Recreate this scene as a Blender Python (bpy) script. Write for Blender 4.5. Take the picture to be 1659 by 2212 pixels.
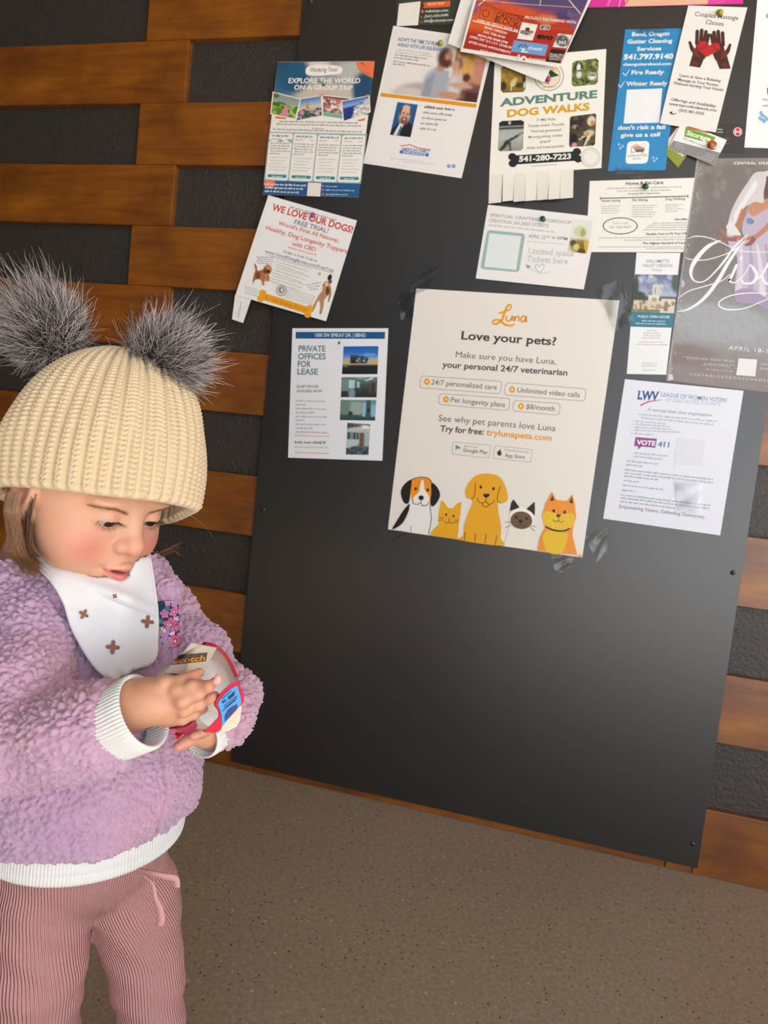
import bpy, bmesh, math, random
import numpy as np
from mathutils import Vector, Matrix
from mathutils.geometry import tessellate_polygon

random.seed(7); np.random.seed(7)
for o in list(bpy.data.objects): bpy.data.objects.remove(o)
SC = bpy.context.scene
COL = SC.collection

# ------------------------------------------------------------------ camera
FPX = 1537.4; CX, CY = 829.5, 1106.0
CAM = np.array([0.6853, -1.5246, 0.7805])
def rotm(r):
    a = np.linalg.norm(r); k = r / a
    K = np.array([[0, -k[2], k[1]], [k[2], 0, -k[0]], [-k[1], k[0], 0]])
    return np.eye(3) + np.sin(a) * K + (1 - np.cos(a)) * K @ K
RM = rotm(np.array([-0.066421, -0.117708, 0.247772]))
RIGHT, FWD, UP = RM[:, 0], RM[:, 1], RM[:, 2]
cd = bpy.data.cameras.new('camera'); cam = bpy.data.objects.new('camera', cd); COL.objects.link(cam)
cam.matrix_world = Matrix(((RIGHT[0], UP[0], -FWD[0], CAM[0]), (RIGHT[1], UP[1], -FWD[1], CAM[1]),
                           (RIGHT[2], UP[2], -FWD[2], CAM[2]), (0, 0, 0, 1)))
cd.sensor_fit = 'HORIZONTAL'; cd.sensor_width = 36.0; cd.lens = FPX * 36.0 / 1659.0
cd.clip_start = 0.02; cd.clip_end = 100
cd.dof.use_dof = True; cd.dof.focus_distance = 0.70; cd.dof.aperture_fstop = 17.0
SC.camera = cam
SC.view_settings.view_transform = 'Standard'; SC.view_settings.look = 'None'
SC.view_settings.gamma = 1.0; SC.view_settings.use_curve_mapping = False
SC.view_settings.exposure = 0.06

# ------------------------------------------------------------------ world and light
def lin(c):
    if isinstance(c, str):
        c = c.lstrip('#'); c = [int(c[i:i + 2], 16) / 255 for i in (0, 2, 4)]
    return [x / 12.92 if x <= 0.04045 else ((x + 0.055) / 1.055) ** 2.4 for x in c]

W = bpy.data.worlds.new('world'); SC.world = W; W.use_nodes = True
nt = W.node_tree; nt.nodes.clear()
def N(t, typ, **kw):
    n = t.nodes.new(typ)
    for k, v in kw.items(): setattr(n, k, v)
    return n
tc = N(nt, 'ShaderNodeTexCoord'); sep = N(nt, 'ShaderNodeSeparateXYZ')
nt.links.new(tc.outputs['Generated'], sep.inputs[0])
cr = N(nt, 'ShaderNodeValToRGB')     # by height: ground haze, horizon, sky
mr = N(nt, 'ShaderNodeMapRange'); mr.inputs[1].default_value = -1; mr.inputs[2].default_value = 1
nt.links.new(sep.outputs[2], mr.inputs[0]); nt.links.new(mr.outputs[0], cr.inputs[0])
cr.color_ramp.elements[0].position = 0.0; cr.color_ramp.elements[0].color = (.30, .27, .24, 1)
cr.color_ramp.elements[1].position = 1.0; cr.color_ramp.elements[1].color = (.40, .58, .95, 1)
for p, c in ((.48, (.50, .47, .43, 1)), (.51, (.98, .97, .95, 1)), (.62, (.80, .90, 1.05, 1))):
    e = cr.color_ramp.elements.new(p); e.color = c
bg = N(nt, 'ShaderNodeBackground'); out = N(nt, 'ShaderNodeOutputWorld'); bg.inputs[1].default_value = 2.4
nt.links.new(cr.outputs[0], bg.inputs[0]); nt.links.new(bg.outputs[0], out.inputs[0])
sl = bpy.data.lights.new('sun', 'SUN'); sl.energy = 29; sl.angle = .01; sl.color = (1, .985, .97)
so = bpy.data.objects.new('sun', sl); COL.objects.link(so)      # high sun on the paving outside the porch roof
so.rotation_euler = Vector((-.35, .38, -.9)).to_track_quat('-Z', 'Y').to_euler()

def area(name, loc, target, sx, sy, power, color):
    l = bpy.data.lights.new(name, 'AREA'); l.shape = 'RECTANGLE'; l.size = sx; l.size_y = sy
    l.energy = power; l.color = color
    o = bpy.data.objects.new(name, l); COL.objects.link(o); o.location = loc
    o.rotation_euler = (Vector(target) - Vector(loc)).to_track_quat('-Z', 'Y').to_euler()
    return o
# added fill lamp beside the porch, behind and to the right of the photographer
area('porch_fill', (2.6, -1.9, 1.2), (0.7, -0.1, 0.7), 2.2, 1.6, 9, (.97, .98, 1.0))

# ------------------------------------------------------------------ materials
MATS = {}
def mat(name, base=None, rough=0.6, spec=0.5, metal=0.0, **kw):
    if name in MATS: return MATS[name]
    m = bpy.data.materials.new(name); m.use_nodes = True
    b = m.node_tree.nodes['Principled BSDF']
    if base is not None: b.inputs['Base Color'].default_value = (*lin(base), 1)
    b.inputs['Roughness'].default_value = rough; b.inputs['Specular IOR Level'].default_value = spec
    b.inputs['Metallic'].default_value = metal
    for k, v in kw.items(): b.inputs[k].default_value = v
    MATS[name] = m; return m
def bsdf(m): return m.node_tree.nodes['Principled BSDF']
def tex_coord(m, scale=(1, 1, 1), kind='Object'):
    t = m.node_tree; c = N(t, 'ShaderNodeTexCoord'); mp = N(t, 'ShaderNodeMapping')
    mp.inputs['Scale'].default_value = scale; t.links.new(c.outputs[kind], mp.inputs[0]); return mp
def noise(m, mp, scale, detail=4, rough=.55, dist=0):
    n = N(m.node_tree, 'ShaderNodeTexNoise'); n.inputs['Scale'].default_value = scale
    n.inputs['Detail'].default_value = detail; n.inputs['Roughness'].default_value = rough
    n.inputs['Distortion'].default_value = dist
    m.node_tree.links.new(mp.outputs[0], n.inputs['Vector']); return n
def ramp(m, src, stops, to=None):
    r = N(m.node_tree, 'ShaderNodeValToRGB'); el = r.color_ramp.elements
    while len(el) > 1: el.remove(el[0])
    el[0].position = stops[0][0]; el[0].color = (*lin(stops[0][1]), 1)
    for p, c in stops[1:]: e = el.new(p); e.color = (*lin(c), 1)
    m.node_tree.links.new(src, r.inputs[0])
    if to is not None: m.node_tree.links.new(r.outputs[0], to)
    return r
def mixc(m, fac, a, b, blend='MIX'):
    x = N(m.node_tree, 'ShaderNodeMix', data_type='RGBA', blend_type=blend)
    for s, v in ((x.inputs[0], fac), (x.inputs[6], a), (x.inputs[7], b)):
        if hasattr(v, 'is_output'): m.node_tree.links.new(v, s)
        elif isinstance(v, (int, float)): s.default_value = v
        else: s.default_value = (*lin(v), 1)
    return x.outputs[2]
def bump(m, src, strength, dist):
    b = N(m.node_tree, 'ShaderNodeBump'); b.inputs['Strength'].default_value = strength
    b.inputs['Distance'].default_value = dist; m.node_tree.links.new(src, b.inputs['Height'])
    m.node_tree.links.new(b.outputs[0], bsdf(m).inputs['Normal']); return b

# ------------------------------------------------------------------ object helpers
def link(o, parent=None):
    COL.objects.link(o)
    if parent is not None: o.parent = parent
    return o
def mesh_obj(name, verts, faces, m, parent=None, smooth=False):
    me = bpy.data.meshes.new(name); me.from_pydata([tuple(v) for v in verts], [], [tuple(f) for f in faces]); me.update()
    for mm in (m if isinstance(m, (list, tuple)) else [m]): me.materials.append(mm)
    if smooth: me.shade_smooth()
    return link(bpy.data.objects.new(name, me), parent)
def bm_obj(name, bm, m, parent=None, smooth=False):
    me = bpy.data.meshes.new(name); bm.normal_update(); bm.to_mesh(me); bm.free()
    for mm in (m if isinstance(m, (list, tuple)) else [m]): me.materials.append(mm)
    if smooth: me.shade_smooth()
    return link(bpy.data.objects.new(name, me), parent)
def tag(o, label, cat, group=None, kind=None):
    if label: o['label'] = label
    if cat: o['category'] = cat
    if group: o['group'] = group
    if kind: o['kind'] = kind
    return o
def empty(name, loc, label=None, cat=None, group=None):
    o = bpy.data.objects.new(name, None); o.empty_display_size = .05; COL.objects.link(o); o.location = loc
    return tag(o, label, cat, group)
def localize(o):
    """give a mesh built in world coordinates an origin at its centre"""
    if o.type != 'MESH': return o
    n = len(o.data.vertices); a = np.empty(n * 3); o.data.vertices.foreach_get('co', a); a = a.reshape(-1, 3)
    c = (a.min(0) + a.max(0)) / 2; o.data.vertices.foreach_set('co', (a - c).ravel()); o.data.update()
    o.location = c - (np.array(o.parent.location) if o.parent else 0); return o
def box_bm(bm, x0, x1, y0, y1, z0, z1, bev=0):
    r = bmesh.ops.create_cube(bm, size=1); vs = r['verts']
    for v in vs: v.co = Vector(((x0 + x1) / 2 + v.co.x * (x1 - x0), (y0 + y1) / 2 + v.co.y * (y1 - y0), (z0 + z1) / 2 + v.co.z * (z1 - z0)))
    if bev:
        es = list({e for v in vs for e in v.link_edges})
        bmesh.ops.bevel(bm, geom=es, offset=bev, segments=2, affect='EDGES', profile=.5)

def ray(px, py):
    d = RIGHT * ((px - CX) / FPX) + FWD - UP * ((py - CY) / FPX); return d
def on_wall(px, py, y=0.0):
    d = ray(px, py); t = (y - CAM[1]) / d[1]; return CAM + d * t

# ------------------------------------------------------------------ setting: floor, wall, planks, ceiling
def make_floor():
    m = mat('exposed aggregate concrete', rough=.62, spec=.35)
    mp = tex_coord(m); t = m.node_tree
    n1 = noise(m, mp, 3.0, 6); base = ramp(m, n1.outputs[0], [(.3, '#968672'), (.7, '#a69681')]).outputs[0]
    n2 = noise(m, mp, 130, 4, .7); c = mixc(m, .5, base, ramp(m, n2.outputs[0], [(.3, '#776854'), (.7, '#b8a68e')]).outputs[0])
    for sc, thr, col in ((95, .13, '#4c4238'), (60, .065, '#3f3730'), (75, .10, '#b9a68e'), (48, .06, '#d8cfc0')):
        v = N(t, 'ShaderNodeTexVoronoi'); v.inputs['Scale'].default_value = sc
        mpp = N(t, 'ShaderNodeMapping'); mpp.inputs['Location'].default_value = (sc * .37, sc * .11, 0)
        t.links.new(mp.outputs[0], mpp.inputs[0]); t.links.new(mpp.outputs[0], v.inputs['Vector'])
        k = ramp(m, v.outputs['Distance'], [(thr, '#ffffff'), (thr * 1.6, '#000000')]).outputs[0]
        sel = ramp(m, v.outputs['Color'], [(.55, '#000000'), (.62, '#ffffff')]).outputs[0]
        kk = N(t, 'ShaderNodeMath', operation='MULTIPLY'); t.links.new(k, kk.inputs[0]); t.links.new(sel, kk.inputs[1])
        c = mixc(m, kk.outputs[0], c, col)
    t.links.new(c, bsdf(m).inputs['Base Color']); bump(m, n2.outputs[0], .35, .002)
    bm = bmesh.new(); box_bm(bm, -3, 5, -2.9, .06, -.1, 0)
    tag(bm_obj('floor', bm, m), None, None, kind='structure')
    bm = bmesh.new(); box_bm(bm, -14, 22, -26, -2.9, -.12, -.02)
    tag(bm_obj('floor_outside', bm, mat('sunlit paving', '#aeb0b0', rough=.8)), None, None, kind='structure')
    bm = bmesh.new(); box_bm(bm, -1.12, -1.02, -3.4, .017, 0, 2.45)  # unseen wall, added to block light from the left
    tag(bm_obj('light_block_left', bm, mat('dark light block', '#2e2822', rough=.8)), None, None, kind='structure')
    bm = bmesh.new(); box_bm(bm, -1.12, .75, -3.5, -3.4, 0, 2.45)  # unseen wall behind the camera, added to keep the board's left reflection dark
    tag(bm_obj('light_block_front', bm, mat('dark light block')), None, None, kind='structure')
make_floor()

m = mat('dark pebbled wall panel', rough=.5, spec=.6)
mp = tex_coord(m); n = noise(m, mp, 150, 3, .6)
ramp(m, n.outputs[0], [(.3, '#2f2a25'), (.7, '#3a342e')], bsdf(m).inputs['Base Color']); bump(m, n.outputs[0], .8, .003)
bm = bmesh.new(); box_bm(bm, -3, 5, .017, .06, 0, 2.45)
tag(bm_obj('wall_back', bm, m), None, None, kind='structure')

WOODS = []
for i, (c0, c1, c2) in enumerate((('#925206', '#a6640c', '#784004'), ('#98560e', '#ac6614', '#7e4508'), ('#8e4f0e', '#a05e12', '#743d08'))):
    m = mat('stained wood %d' % i, rough=.42, spec=.7, **{'Coat Weight': .16, 'Coat Roughness': .36})
    mp = tex_coord(m, (1.2, 1, 14), 'Object'); mp.inputs['Location'].default_value = (i * 3.1, i * 1.7, i * 5)
    n1 = noise(m, mp, 2.2, 6, .6, 1.2); n2 = noise(m, tex_coord(m, (6, 1, 160)), 3, 4, .6)
    a = ramp(m, n1.outputs[0], [(.28, c2), (.5, c0), (.75, c1)]).outputs[0]
    nb = noise(m, tex_coord(m, (3, 3, 3)), 2.5, 3); blot = ramp(m, nb.outputs[0], [(.35, '#9a8d80'), (.62, '#ffffff')]).outputs[0]
    a = mixc(m, .6, a, blot, 'MULTIPLY')
    g = ramp(m, n2.outputs[0], [(.3, '#b8aca0'), (.6, '#ffffff')]).outputs[0]
    m.node_tree.links.new(mixc(m, .45, a, g, 'MULTIPLY'), bsdf(m).inputs['Base Color'])
    bump(m, n2.outputs[0], .08, .001); WOODS.append(m)
ROW = 0.1397
PLANKS = []   # row, x0, x1
def wx(px, py): return float(on_wall(px, py)[0])
ev = {12: wx(319, 45), 10: wx(298, 290), 8: wx(280, 550)}
od = {11: wx(403, 155), 9: wx(374, 420), 7: wx(363, 680)}
for r in range(0, 20):
    if r % 2 == 0:
        x0 = ev.get(r, np.mean(list(ev.values())) + .01 * ((r * 7) % 5 - 2))
        if r == 0: PLANKS += [(r, x0, wx(548, 1640)), (r, wx(548, 1640) + .002, wx(1436, 1860)), (r, wx(1436, 1860) + .002, wx(1495, 1872)), (r, wx(1495, 1872) + .0015, 2.6)]
        else: PLANKS.append((r, x0, 2.6))
    else:
        PLANKS.append((r, -1.015, od.get(r, np.mean(list(od.values())) + .01 * ((r * 5) % 5 - 2))))
for i, (r, x0, x1) in enumerate(PLANKS):
    bm = bmesh.new(); box_bm(bm, x0, x1, 0.0, .0175, r * ROW + .0004, (r + 1) * ROW - .0004, .0012)
    o = bm_obj('trim_%d' % (i + 1), bm, WOODS[(r * 5 + i) % 3]); localize(o); tag(o, None, None, kind='structure')

m = mat('stained wood ceiling', '#a98a5c', rough=.6)
bm = bmesh.new(); box_bm(bm, -3, 5, -2.9, .06, 2.45, 2.55)
tag(bm_obj('ceiling', bm, m), None, None, kind='structure')

# ------------------------------------------------------------------ notice board
BY = -.006      # board front
m = mat('dark coated board', rough=.39, spec=1.0)
mp = tex_coord(m); n = noise(m, mp, 5, 5); ramp(m, n.outputs[0], [(.3, '#171615'), (.7, '#1c1b1a')], bsdf(m).inputs['Base Color'])
n2 = noise(m, mp, 400, 2); bump(m, n2.outputs[0], .06, .0005)
board = empty('notice_board', (.52, BY, .02), 'large charcoal notice board screwed to the slatted wall, covered in flyers', 'notice board')
bm = bmesh.new(); box_bm(bm, 0, 1.0405, BY, -.0002, .0165, 2.35, .0008)
o = bm_obj('panel', bm, m, board); o.location = -board.location
mscr = mat('dark steel screw', '#4a4a4c', rough=.35, metal=.8)
for px, py in ((568, 1101), (515, 1613), (1583, 1237), (1496, 1823), (671, 2)):
    p = on_wall(px, py, BY); bm = bmesh.new()
    r = bmesh.ops.create_uvsphere(bm, u_segments=16, v_segments=8, radius=.0052)
    bmesh.ops.delete(bm, geom=[v for v in bm.verts if v.co.z < -.0002], context='VERTS')
    for v in bm.verts: v.co = Vector((v.co.x, -v.co.z * .45, v.co.y))
    box_bm(bm, -.0028, .0028, -.0026, -.0021, -.0006, .0006); box_bm(bm, -.0006, .0006, -.0026, -.0021, -.0028, .0028)
    o = bm_obj('screw', bm, mscr, board, True); o.location = Vector(p) - board.location

# ------------------------------------------------------------------ printed sheets
def paper_mat(name, rough, spec):
    m = mat(name, rough=rough, spec=spec); a = N(m.node_tree, 'ShaderNodeAttribute'); a.attribute_name = 'print'
    m.node_tree.links.new(a.outputs['Color'], bsdf(m).inputs['Base Color']); return m
PAPER = paper_mat('printed paper', .55, .3); GLOSSY = paper_mat('printed glossy card', .33, .45)
_txt = bpy.data.curves.new('txt', 'FONT'); _txt_o = bpy.data.objects.new('txt', _txt); _cache = {}
def glyphs(s, bold=0, shear=0, serif=False, space=1.0):
    key = (s, bold, shear, serif, space)
    if key in _cache: return _cache[key]
    _txt.body = s; _txt.size = 1; _txt.offset = bold; _txt.shear = 0; _txt.space_character = space; _txt.resolution_u = 3
    me = _txt_o.to_mesh(); n = len(me.vertices)
    V = np.empty(n * 3); me.vertices.foreach_get('co', V); V = V.reshape(-1, 3)[:, :2].copy()
    F = [tuple(p.vertices) for p in me.polygons]
    if serif:
        cnt = {}
        for f in F:
            for i in range(len(f)):
                e = tuple(sorted((f[i], f[(i + 1) % len(f)]))); cnt[e] = cnt.get(e, 0) + 1
        V = list(map(tuple, V)); base = len(V)
        for (a, b), c in cnt.items():
            if c != 1: continue
            (ax, ay), (bx, by) = V[a], V[b]
            if abs(ay - by) < .004 and .03 < abs(ax - bx) < .19 + 2 * bold:
                ex = .055; t = .035; x0, x1 = min(ax, bx) - ex, max(ax, bx) + ex
                y0, y1 = (ay - .002, ay + t) if ay < .12 else (ay - t, ay + .002)
                k = len(V); V += [(x0, y0), (x1, y0), (x1, y1), (x0, y1)]; F.append((k, k + 1, k + 2, k + 3))
        V = np.array(V)
    _txt_o.to_mesh_clear()
    if len(V): V[:, 0] += shear * V[:, 1]; V[:, 0] -= V[:, 0].min()
    _cache[key] = (V, F); return V, F
CAPH = .729
def spline(pts, n=8, closed=False):
    P = [np.array(p, float) for p in pts]
    if len(P) < 3 and not closed: return P
    Q = [P[-1]] + P + [P[0], P[1]] if closed else [2 * P[0] - P[1]] + P + [2 * P[-1] - P[-2]]
    out = []
    for i in range(1, len(Q) - 2):
        for k in range(n):
            t = k / n; a, b, c, d = Q[i - 1:i + 3]
            out.append(.5 * ((2 * b) + (c - a) * t + (2 * a - 5 * b + 4 * c - d) * t * t + (3 * b - a - 3 * c + d) * t ** 3))
    if not closed: out.append(P[-1])
    return out

class Sheet:
    """a printed sheet on the board: every mark is a thin mesh lying on the paper"""
    def __init__(s, name, quad, frame, depth=.0008, base='#efece6', curl=None, m=None, grid=(16, 20), outline=None, parent=None, full=False):
        s.name, s.curl, s.depth, s.m = name, curl, depth, m or PAPER
        s.fx, s.fy, s.fs = frame; s.full = full
        s.V = []; s.F = []; s.C = []; s.layer = 0; s.parent = parent
        q = [s.P(p) for p in quad]; s.q = q
        s.upv = (q[0] - q[3]) / np.linalg.norm(q[0] - q[3]); s.rtv = (q[1] - q[0]) / np.linalg.norm(q[1] - q[0])
        if outline is None:
            nx, ny = grid; idx = {}
            for back in (0, 1):
                for j in range(ny + 1):
                    for i in range(nx + 1):
                        u, v = i / nx, j / ny
                        p = (q[0] * (1 - u) + q[1] * u) * (1 - v) + (q[3] * (1 - u) + q[2] * u) * v
                        idx[back, i, j] = len(s.V); s.V.append(s.W3(p, -.0004 if back else 0)); 
            c = lin(base)
            for j in range(ny):
                for i in range(nx):
                    s.face([idx[0, i, j], idx[0, i, j + 1], idx[0, i + 1, j + 1], idx[0, i + 1, j]], c)
                    s.face([idx[1, i, j], idx[1, i + 1, j], idx[1, i + 1, j + 1], idx[1, i, j + 1]], c)
            rim = [(i, 0) for i in range(nx)] + [(nx, j) for j in range(ny)] + [(i, ny) for i in range(nx, 0, -1)] + [(0, j) for j in range(ny, 0, -1)]
            for k in range(len(rim)):
                a, b = rim[k], rim[(k + 1) % len(rim)]
                s.face([idx[(0,) + a], idx[(0,) + b], idx[(1,) + b], idx[(1,) + a]], c)
        else:
            P = [s.P(p) for p in outline]; c = lin(base); k = len(P); b0 = len(s.V)
            s.V += [s.W3(p, 0) for p in P] + [s.W3(p, -.0004) for p in P]
            for t in tessellate_polygon([[Vector((*p, 0)) for p in P]]):
                s.face([b0 + i for i in t], c); s.face([b0 + k + i for i in reversed(t)], c)
            for i in range(k): s.face([b0 + i, b0 + (i + 1) % k, b0 + k + (i + 1) % k, b0 + k + i], c)
    def P(s, p): return np.array([s.fx + p[0] / s.fs, s.fy + p[1] / s.fs])
    def uv(s, p):
        d = p - s.q[0]; a = s.q[1] - s.q[0]; b = s.q[3] - s.q[0]
        det = a[0] * b[1] - a[1] * b[0]
        return (d[0] * b[1] - d[1] * b[0]) / det, (a[0] * d[1] - a[1] * d[0]) / det
    def W3(s, p, off):
        d = s.depth + off
        if s.curl: d += s.curl(*s.uv(p))
        return on_wall(p[0], p[1], BY - d)
    def face(s, f, c): s.F.append(tuple(f)); s.C.append([c] * len(f) if not isinstance(c[0], (list, tuple, np.ndarray)) else c)
    def add(s, pts, faces, color, own=True):
        """pts in full-frame pixels"""
        if own: s.layer += 1
        if s.curl and len(pts) < 400:
            pts = [np.array(p, float) for p in pts]; work = [tuple(f) for f in faces]; done = []; mid = {}
            work = [t for f in work for t in ([f] if len(f) == 3 else [(f[0], f[i], f[i + 1]) for i in range(1, len(f) - 1)])]
            while work:
                t = work.pop(); e = [(np.abs(pts[t[i]] - pts[t[(i + 1) % 3]]).max(), i) for i in range(3)]; L, i = max(e)
                if L < 16: done.append(t); continue
                a, b, c = t[i], t[(i + 1) % 3], t[(i + 2) % 3]; k = (min(a, b), max(a, b))
                if k not in mid: mid[k] = len(pts); pts.append((pts[a] + pts[b]) / 2)
                work += [(a, mid[k], c), (mid[k], b, c)]
            faces = done
        off = .0001 + s.layer * .000012
        b = len(s.V); s.V += [s.W3(np.array(p), off) for p in pts]
        c = lin(color)
        for f in faces: s.face([b + i for i in f], c)
    def poly(s, pts, color, smooth=False):
        if smooth: pts = spline(pts, 6, True)
        P = [s.P(p) for p in pts]
        s.add(P, tessellate_polygon([[Vector((*p, 0)) for p in P]]), color); return s
    def ell(s, c, rx, ry, color, rot=0, n=28):
        return s.poly([(c[0] + rx * math.cos(a) * math.cos(rot) - ry * math.sin(a) * math.sin(rot), c[1] + rx * math.cos(a) * math.sin(rot) + ry * math.sin(a) * math.cos(rot)) for a in [2 * math.pi * i / n for i in range(n)]], color)
    def rr(s, quad, rad, color, line=None):
        """rounded quad; rad in frame pixels"""
        q = [np.array(p, float) for p in quad]; pts = []
        for i in range(4):
            a, b, c = q[i - 1], q[i], q[(i + 1) % 4]
            d0 = (a - b) / np.linalg.norm(a - b) * rad; d1 = (c - b) / np.linalg.norm(c - b) * rad
            for k in range(6):
                t = k / 5; pts.append((1 - t) ** 2 * (b + d0) + 2 * t * (1 - t) * b + t * t * (b + d1))
        if line: return s.stroke(pts + [pts[0], pts[1]], line, color, False)
        return s.poly(pts, color)
    def stroke(s, pts, w, color, smooth=True):
        P = [np.array(p, float) for p in (spline(pts, 7) if smooth else pts)]; L = []; R = []
        ww = w if isinstance(w, (list, tuple)) else None
        for i, p in enumerate(P):
            a, b = P[max(0, i - 1)], P[min(len(P) - 1, i + 1)]; t = b - a; t = t / (np.linalg.norm(t) + 1e-9); n = np.array([-t[1], t[0]])
            wi = np.interp(i / max(1, len(P) - 1), np.linspace(0, 1, len(ww)), ww) if ww else w
            L.append(p + n * wi / 2); R.append(p - n * wi / 2)
        k = len(P); s.add([s.P(p) for p in L + R], [(i, i + 1, k + i + 1, k + i) for i in range(k - 1)], color); return s
    def text(s, t, p0, p1, h, color, bold=0, shear=0, serif=False, space=1.0):
        V, F = glyphs(t, bold, shear, serif, space)
        if not len(V): return s
        a, b = s.P(p0), s.P(p1); w = V[:, 0].max(); d = (b - a) / w
        up = s.upv * (h / s.fs / CAPH)
        s.add([a + d * x + up * y for x, y in V], F, color); return s
    def greek(s, p0, p1, h, color, seed=0, wl=3.2):
        """lines of print too small to read: word-length dashes"""
        r = random.Random(seed + int(p0[0] * 7 + p0[1] * 13)); a, b = s.P(p0), s.P(p1); L = np.linalg.norm(b - a); d = (b - a) / L
        hh = h / s.fs; x = 0; pts = []; fs = []; up = s.upv * hh
        while x < L:
            for q in range(r.randint(2, max(3, int(wl * 1.9)))):      # letter-sized marks
                w = hh * r.choice((.16, .34, .40, .40, .46))
                if x + w > L: x = L + 1; break
                k = len(pts); t = r.choice((.56, .56, .56, .60, .82)); lo = -.2 if r.random() < .08 else 0
                pts += [a + d * x + up * lo, a + d * (x + w) + up * lo, a + d * (x + w) + up * t, a + d * x + up * t]; fs.append((k, k + 1, k + 2, k + 3)); x += w + hh * .13
            x += hh * .34
        if fs: s.add(pts, fs, color)
        return s
    def photo(s, quad, ops, n=(30, 30), round_=0):
        """a printed picture: a fine grid of coloured cells"""
        q = [s.P(p) for p in quad]; nx, ny = n
        U, Vv = np.meshgrid(np.linspace(0, 1, nx + 1), np.linspace(0, 1, ny + 1)); img = np.zeros(U.shape + (3,))
        rng = np.random.RandomState(5)
        for op in ops:
            k = op[0]
            if k == 'g':      # vertical gradient between stops
                st = [a for a, _ in op[1]]; cs = np.array([lin(c) for _, c in op[1]])
                for ch in range(3): img[..., ch] = np.interp(Vv, st, cs[:, ch])
                continue
            if k == 'n':      # speckle
                img *= 1 + op[1] * rng.randn(*U.shape)[..., None]; continue
            if k == 'e': _, cu, cv, ru, rv, c = op; M = 1 / (1 + np.exp(14 * (np.sqrt(((U - cu) / ru) ** 2 + ((Vv - cv) / rv) ** 2) - 1)))
            elif k == 'r': _, u0, v0, u1, v1, c = op; M = ((U >= u0) & (U <= u1) & (Vv >= v0) & (Vv <= v1)).astype(float)
            elif k == 'p':
                _, pts, c = op; M = np.zeros(U.shape)
                for i in range(len(pts)):
                    (x1, y1), (x2, y2) = pts[i - 1], pts[i]
                    if y1 == y2: continue
                    cond = ((y1 > Vv) != (y2 > Vv)) & (U < (x2 - x1) * (Vv - y1) / (y2 - y1) + x1); M = np.where(cond, 1 - M, M)
            elif k == 's':    # soft scatter of spots in a box
                _, u0, v0, u1, v1, cnt, rad, cols = op
                for i in range(cnt):
                    a, b = rng.uniform(u0, u1), rng.uniform(v0, v1); rr_ = rad * rng.uniform(.5, 1.4)
                    M = (((U - a) ** 2 + (Vv - b) ** 2) < rr_ ** 2)[..., None]; img = np.where(M, np.array(lin(cols[i % len(cols)])), img)
                continue
            img = img * (1 - M[..., None]) + np.array(lin(c)) * M[..., None]
        img = np.clip(img, 0, 1)
        s.layer += 1; off = .0001 + s.layer * .000012; b = len(s.V)
        for j in range(ny + 1):
            for i in range(nx + 1):
                u, v = U[j, i], Vv[j, i]; p = (q[0] * (1 - u) + q[1] * u) * (1 - v) + (q[3] * (1 - u) + q[2] * u) * v
                s.V.append(s.W3(p, off))
        w_, h_ = np.linalg.norm(q[1] - q[0]), np.linalg.norm(q[3] - q[0]); r = round_ / s.fs
        for j in range(ny):
            for i in range(nx):
                if r:
                    x, y = (i + .5) / nx * w_, (j + .5) / ny * h_
                    dx, dy = max(r - x, x - (w_ - r), 0), max(r - y, y - (h_ - r), 0)
                    if dx * dx + dy * dy > r * r: continue
                a = b + j * (nx + 1) + i; f = (a, a + nx + 1, a + nx + 2, a + 1)
                cj = [(j, i), (j + 1, i), (j + 1, i + 1), (j, i + 1)]
                s.F.append(f); s.C.append([list(img[y, x]) for y, x in cj])
        return s
    def done(s, label=None, cat='flyer', group=None):
        me = bpy.data.meshes.new(s.name); me.from_pydata([tuple(v) for v in s.V], [], s.F); me.update()
        # every front face looks out of the wall
        at = me.color_attributes.new('print', 'FLOAT_COLOR', 'CORNER')
        flat = []
        for c in s.C:
            for x in c: flat += [x[0], x[1], x[2], 1.0]
        at.data.foreach_set('color', flat); me.materials.append(s.m)
        o = link(bpy.data.objects.new(s.name, me), s.parent); localize(o)
        return tag(o, label, cat, group) if label else o
# ------------------------------------------------------------------ the flyers
INK = '#3a3836'; GREY = '#8b8a88'
def lines(S, rows, h, color=GREY, wl=3.2):
    for i, (a, b) in enumerate(rows): S.greek(a, b, h, color, i, wl)

# travel flyer
S = Sheet('travel_flyer', [(237, 82), (1478, 72), (1270, 1815), (45, 1780)], (560, 120, 5.925), .0012, '#f1eee4', m=GLOSSY,
          curl=lambda u, v: .004 * max(0, v - .6) * (1 - u))
S.photo([(237, 84), (1476, 74), (1400, 760), (165, 740)], [('g', [(0, '#1d4f72'), (.5, '#2f6888'), (1, '#5c7f92')]), ('e', .55, .3, .3, .35, '#9aa3a4'), ('e', .78, .18, .17, .2, '#b9bdb8'),
        ('e', .5, .62, .3, .2, '#cabfae'), ('e', .72, .65, .2, .16, '#c9c0b2'), ('e', .2, .3, .14, .3, '#215a7c'), ('e', .9, .5, .1, .3, '#1f4d6c'), ('e', .42, .03, .12, .05, '#e6cdc6'), ('n', .03)])
S.poly([(1240, 80), (1478, 72), (1455, 290), (1370, 250), (1290, 190), (1245, 130)], '#f07a4c', False)
S.stroke([(1300, 90), (1345, 115)], 9, '#2a3444'); S.stroke([(1255, 160), (1330, 215), (1420, 245)], 6, '#a5502f')
S.poly([(610, 150), (720, 118), (900, 120), (1050, 150), (1040, 230), (900, 248), (700, 258), (600, 235)], '#f4f0e6', True)
S.text('Wandering Travel', (655, 210), (1000, 205), 62, '#2d4a5c', 0, .35)
S.text('EXPLORE THE WORLD', (372, 352), (1290, 352), 66, '#f3efe6', .022); S.text('ON A GROUP TRIP', (445, 435), (1195, 440), 62, '#f3efe6', .022)
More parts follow.
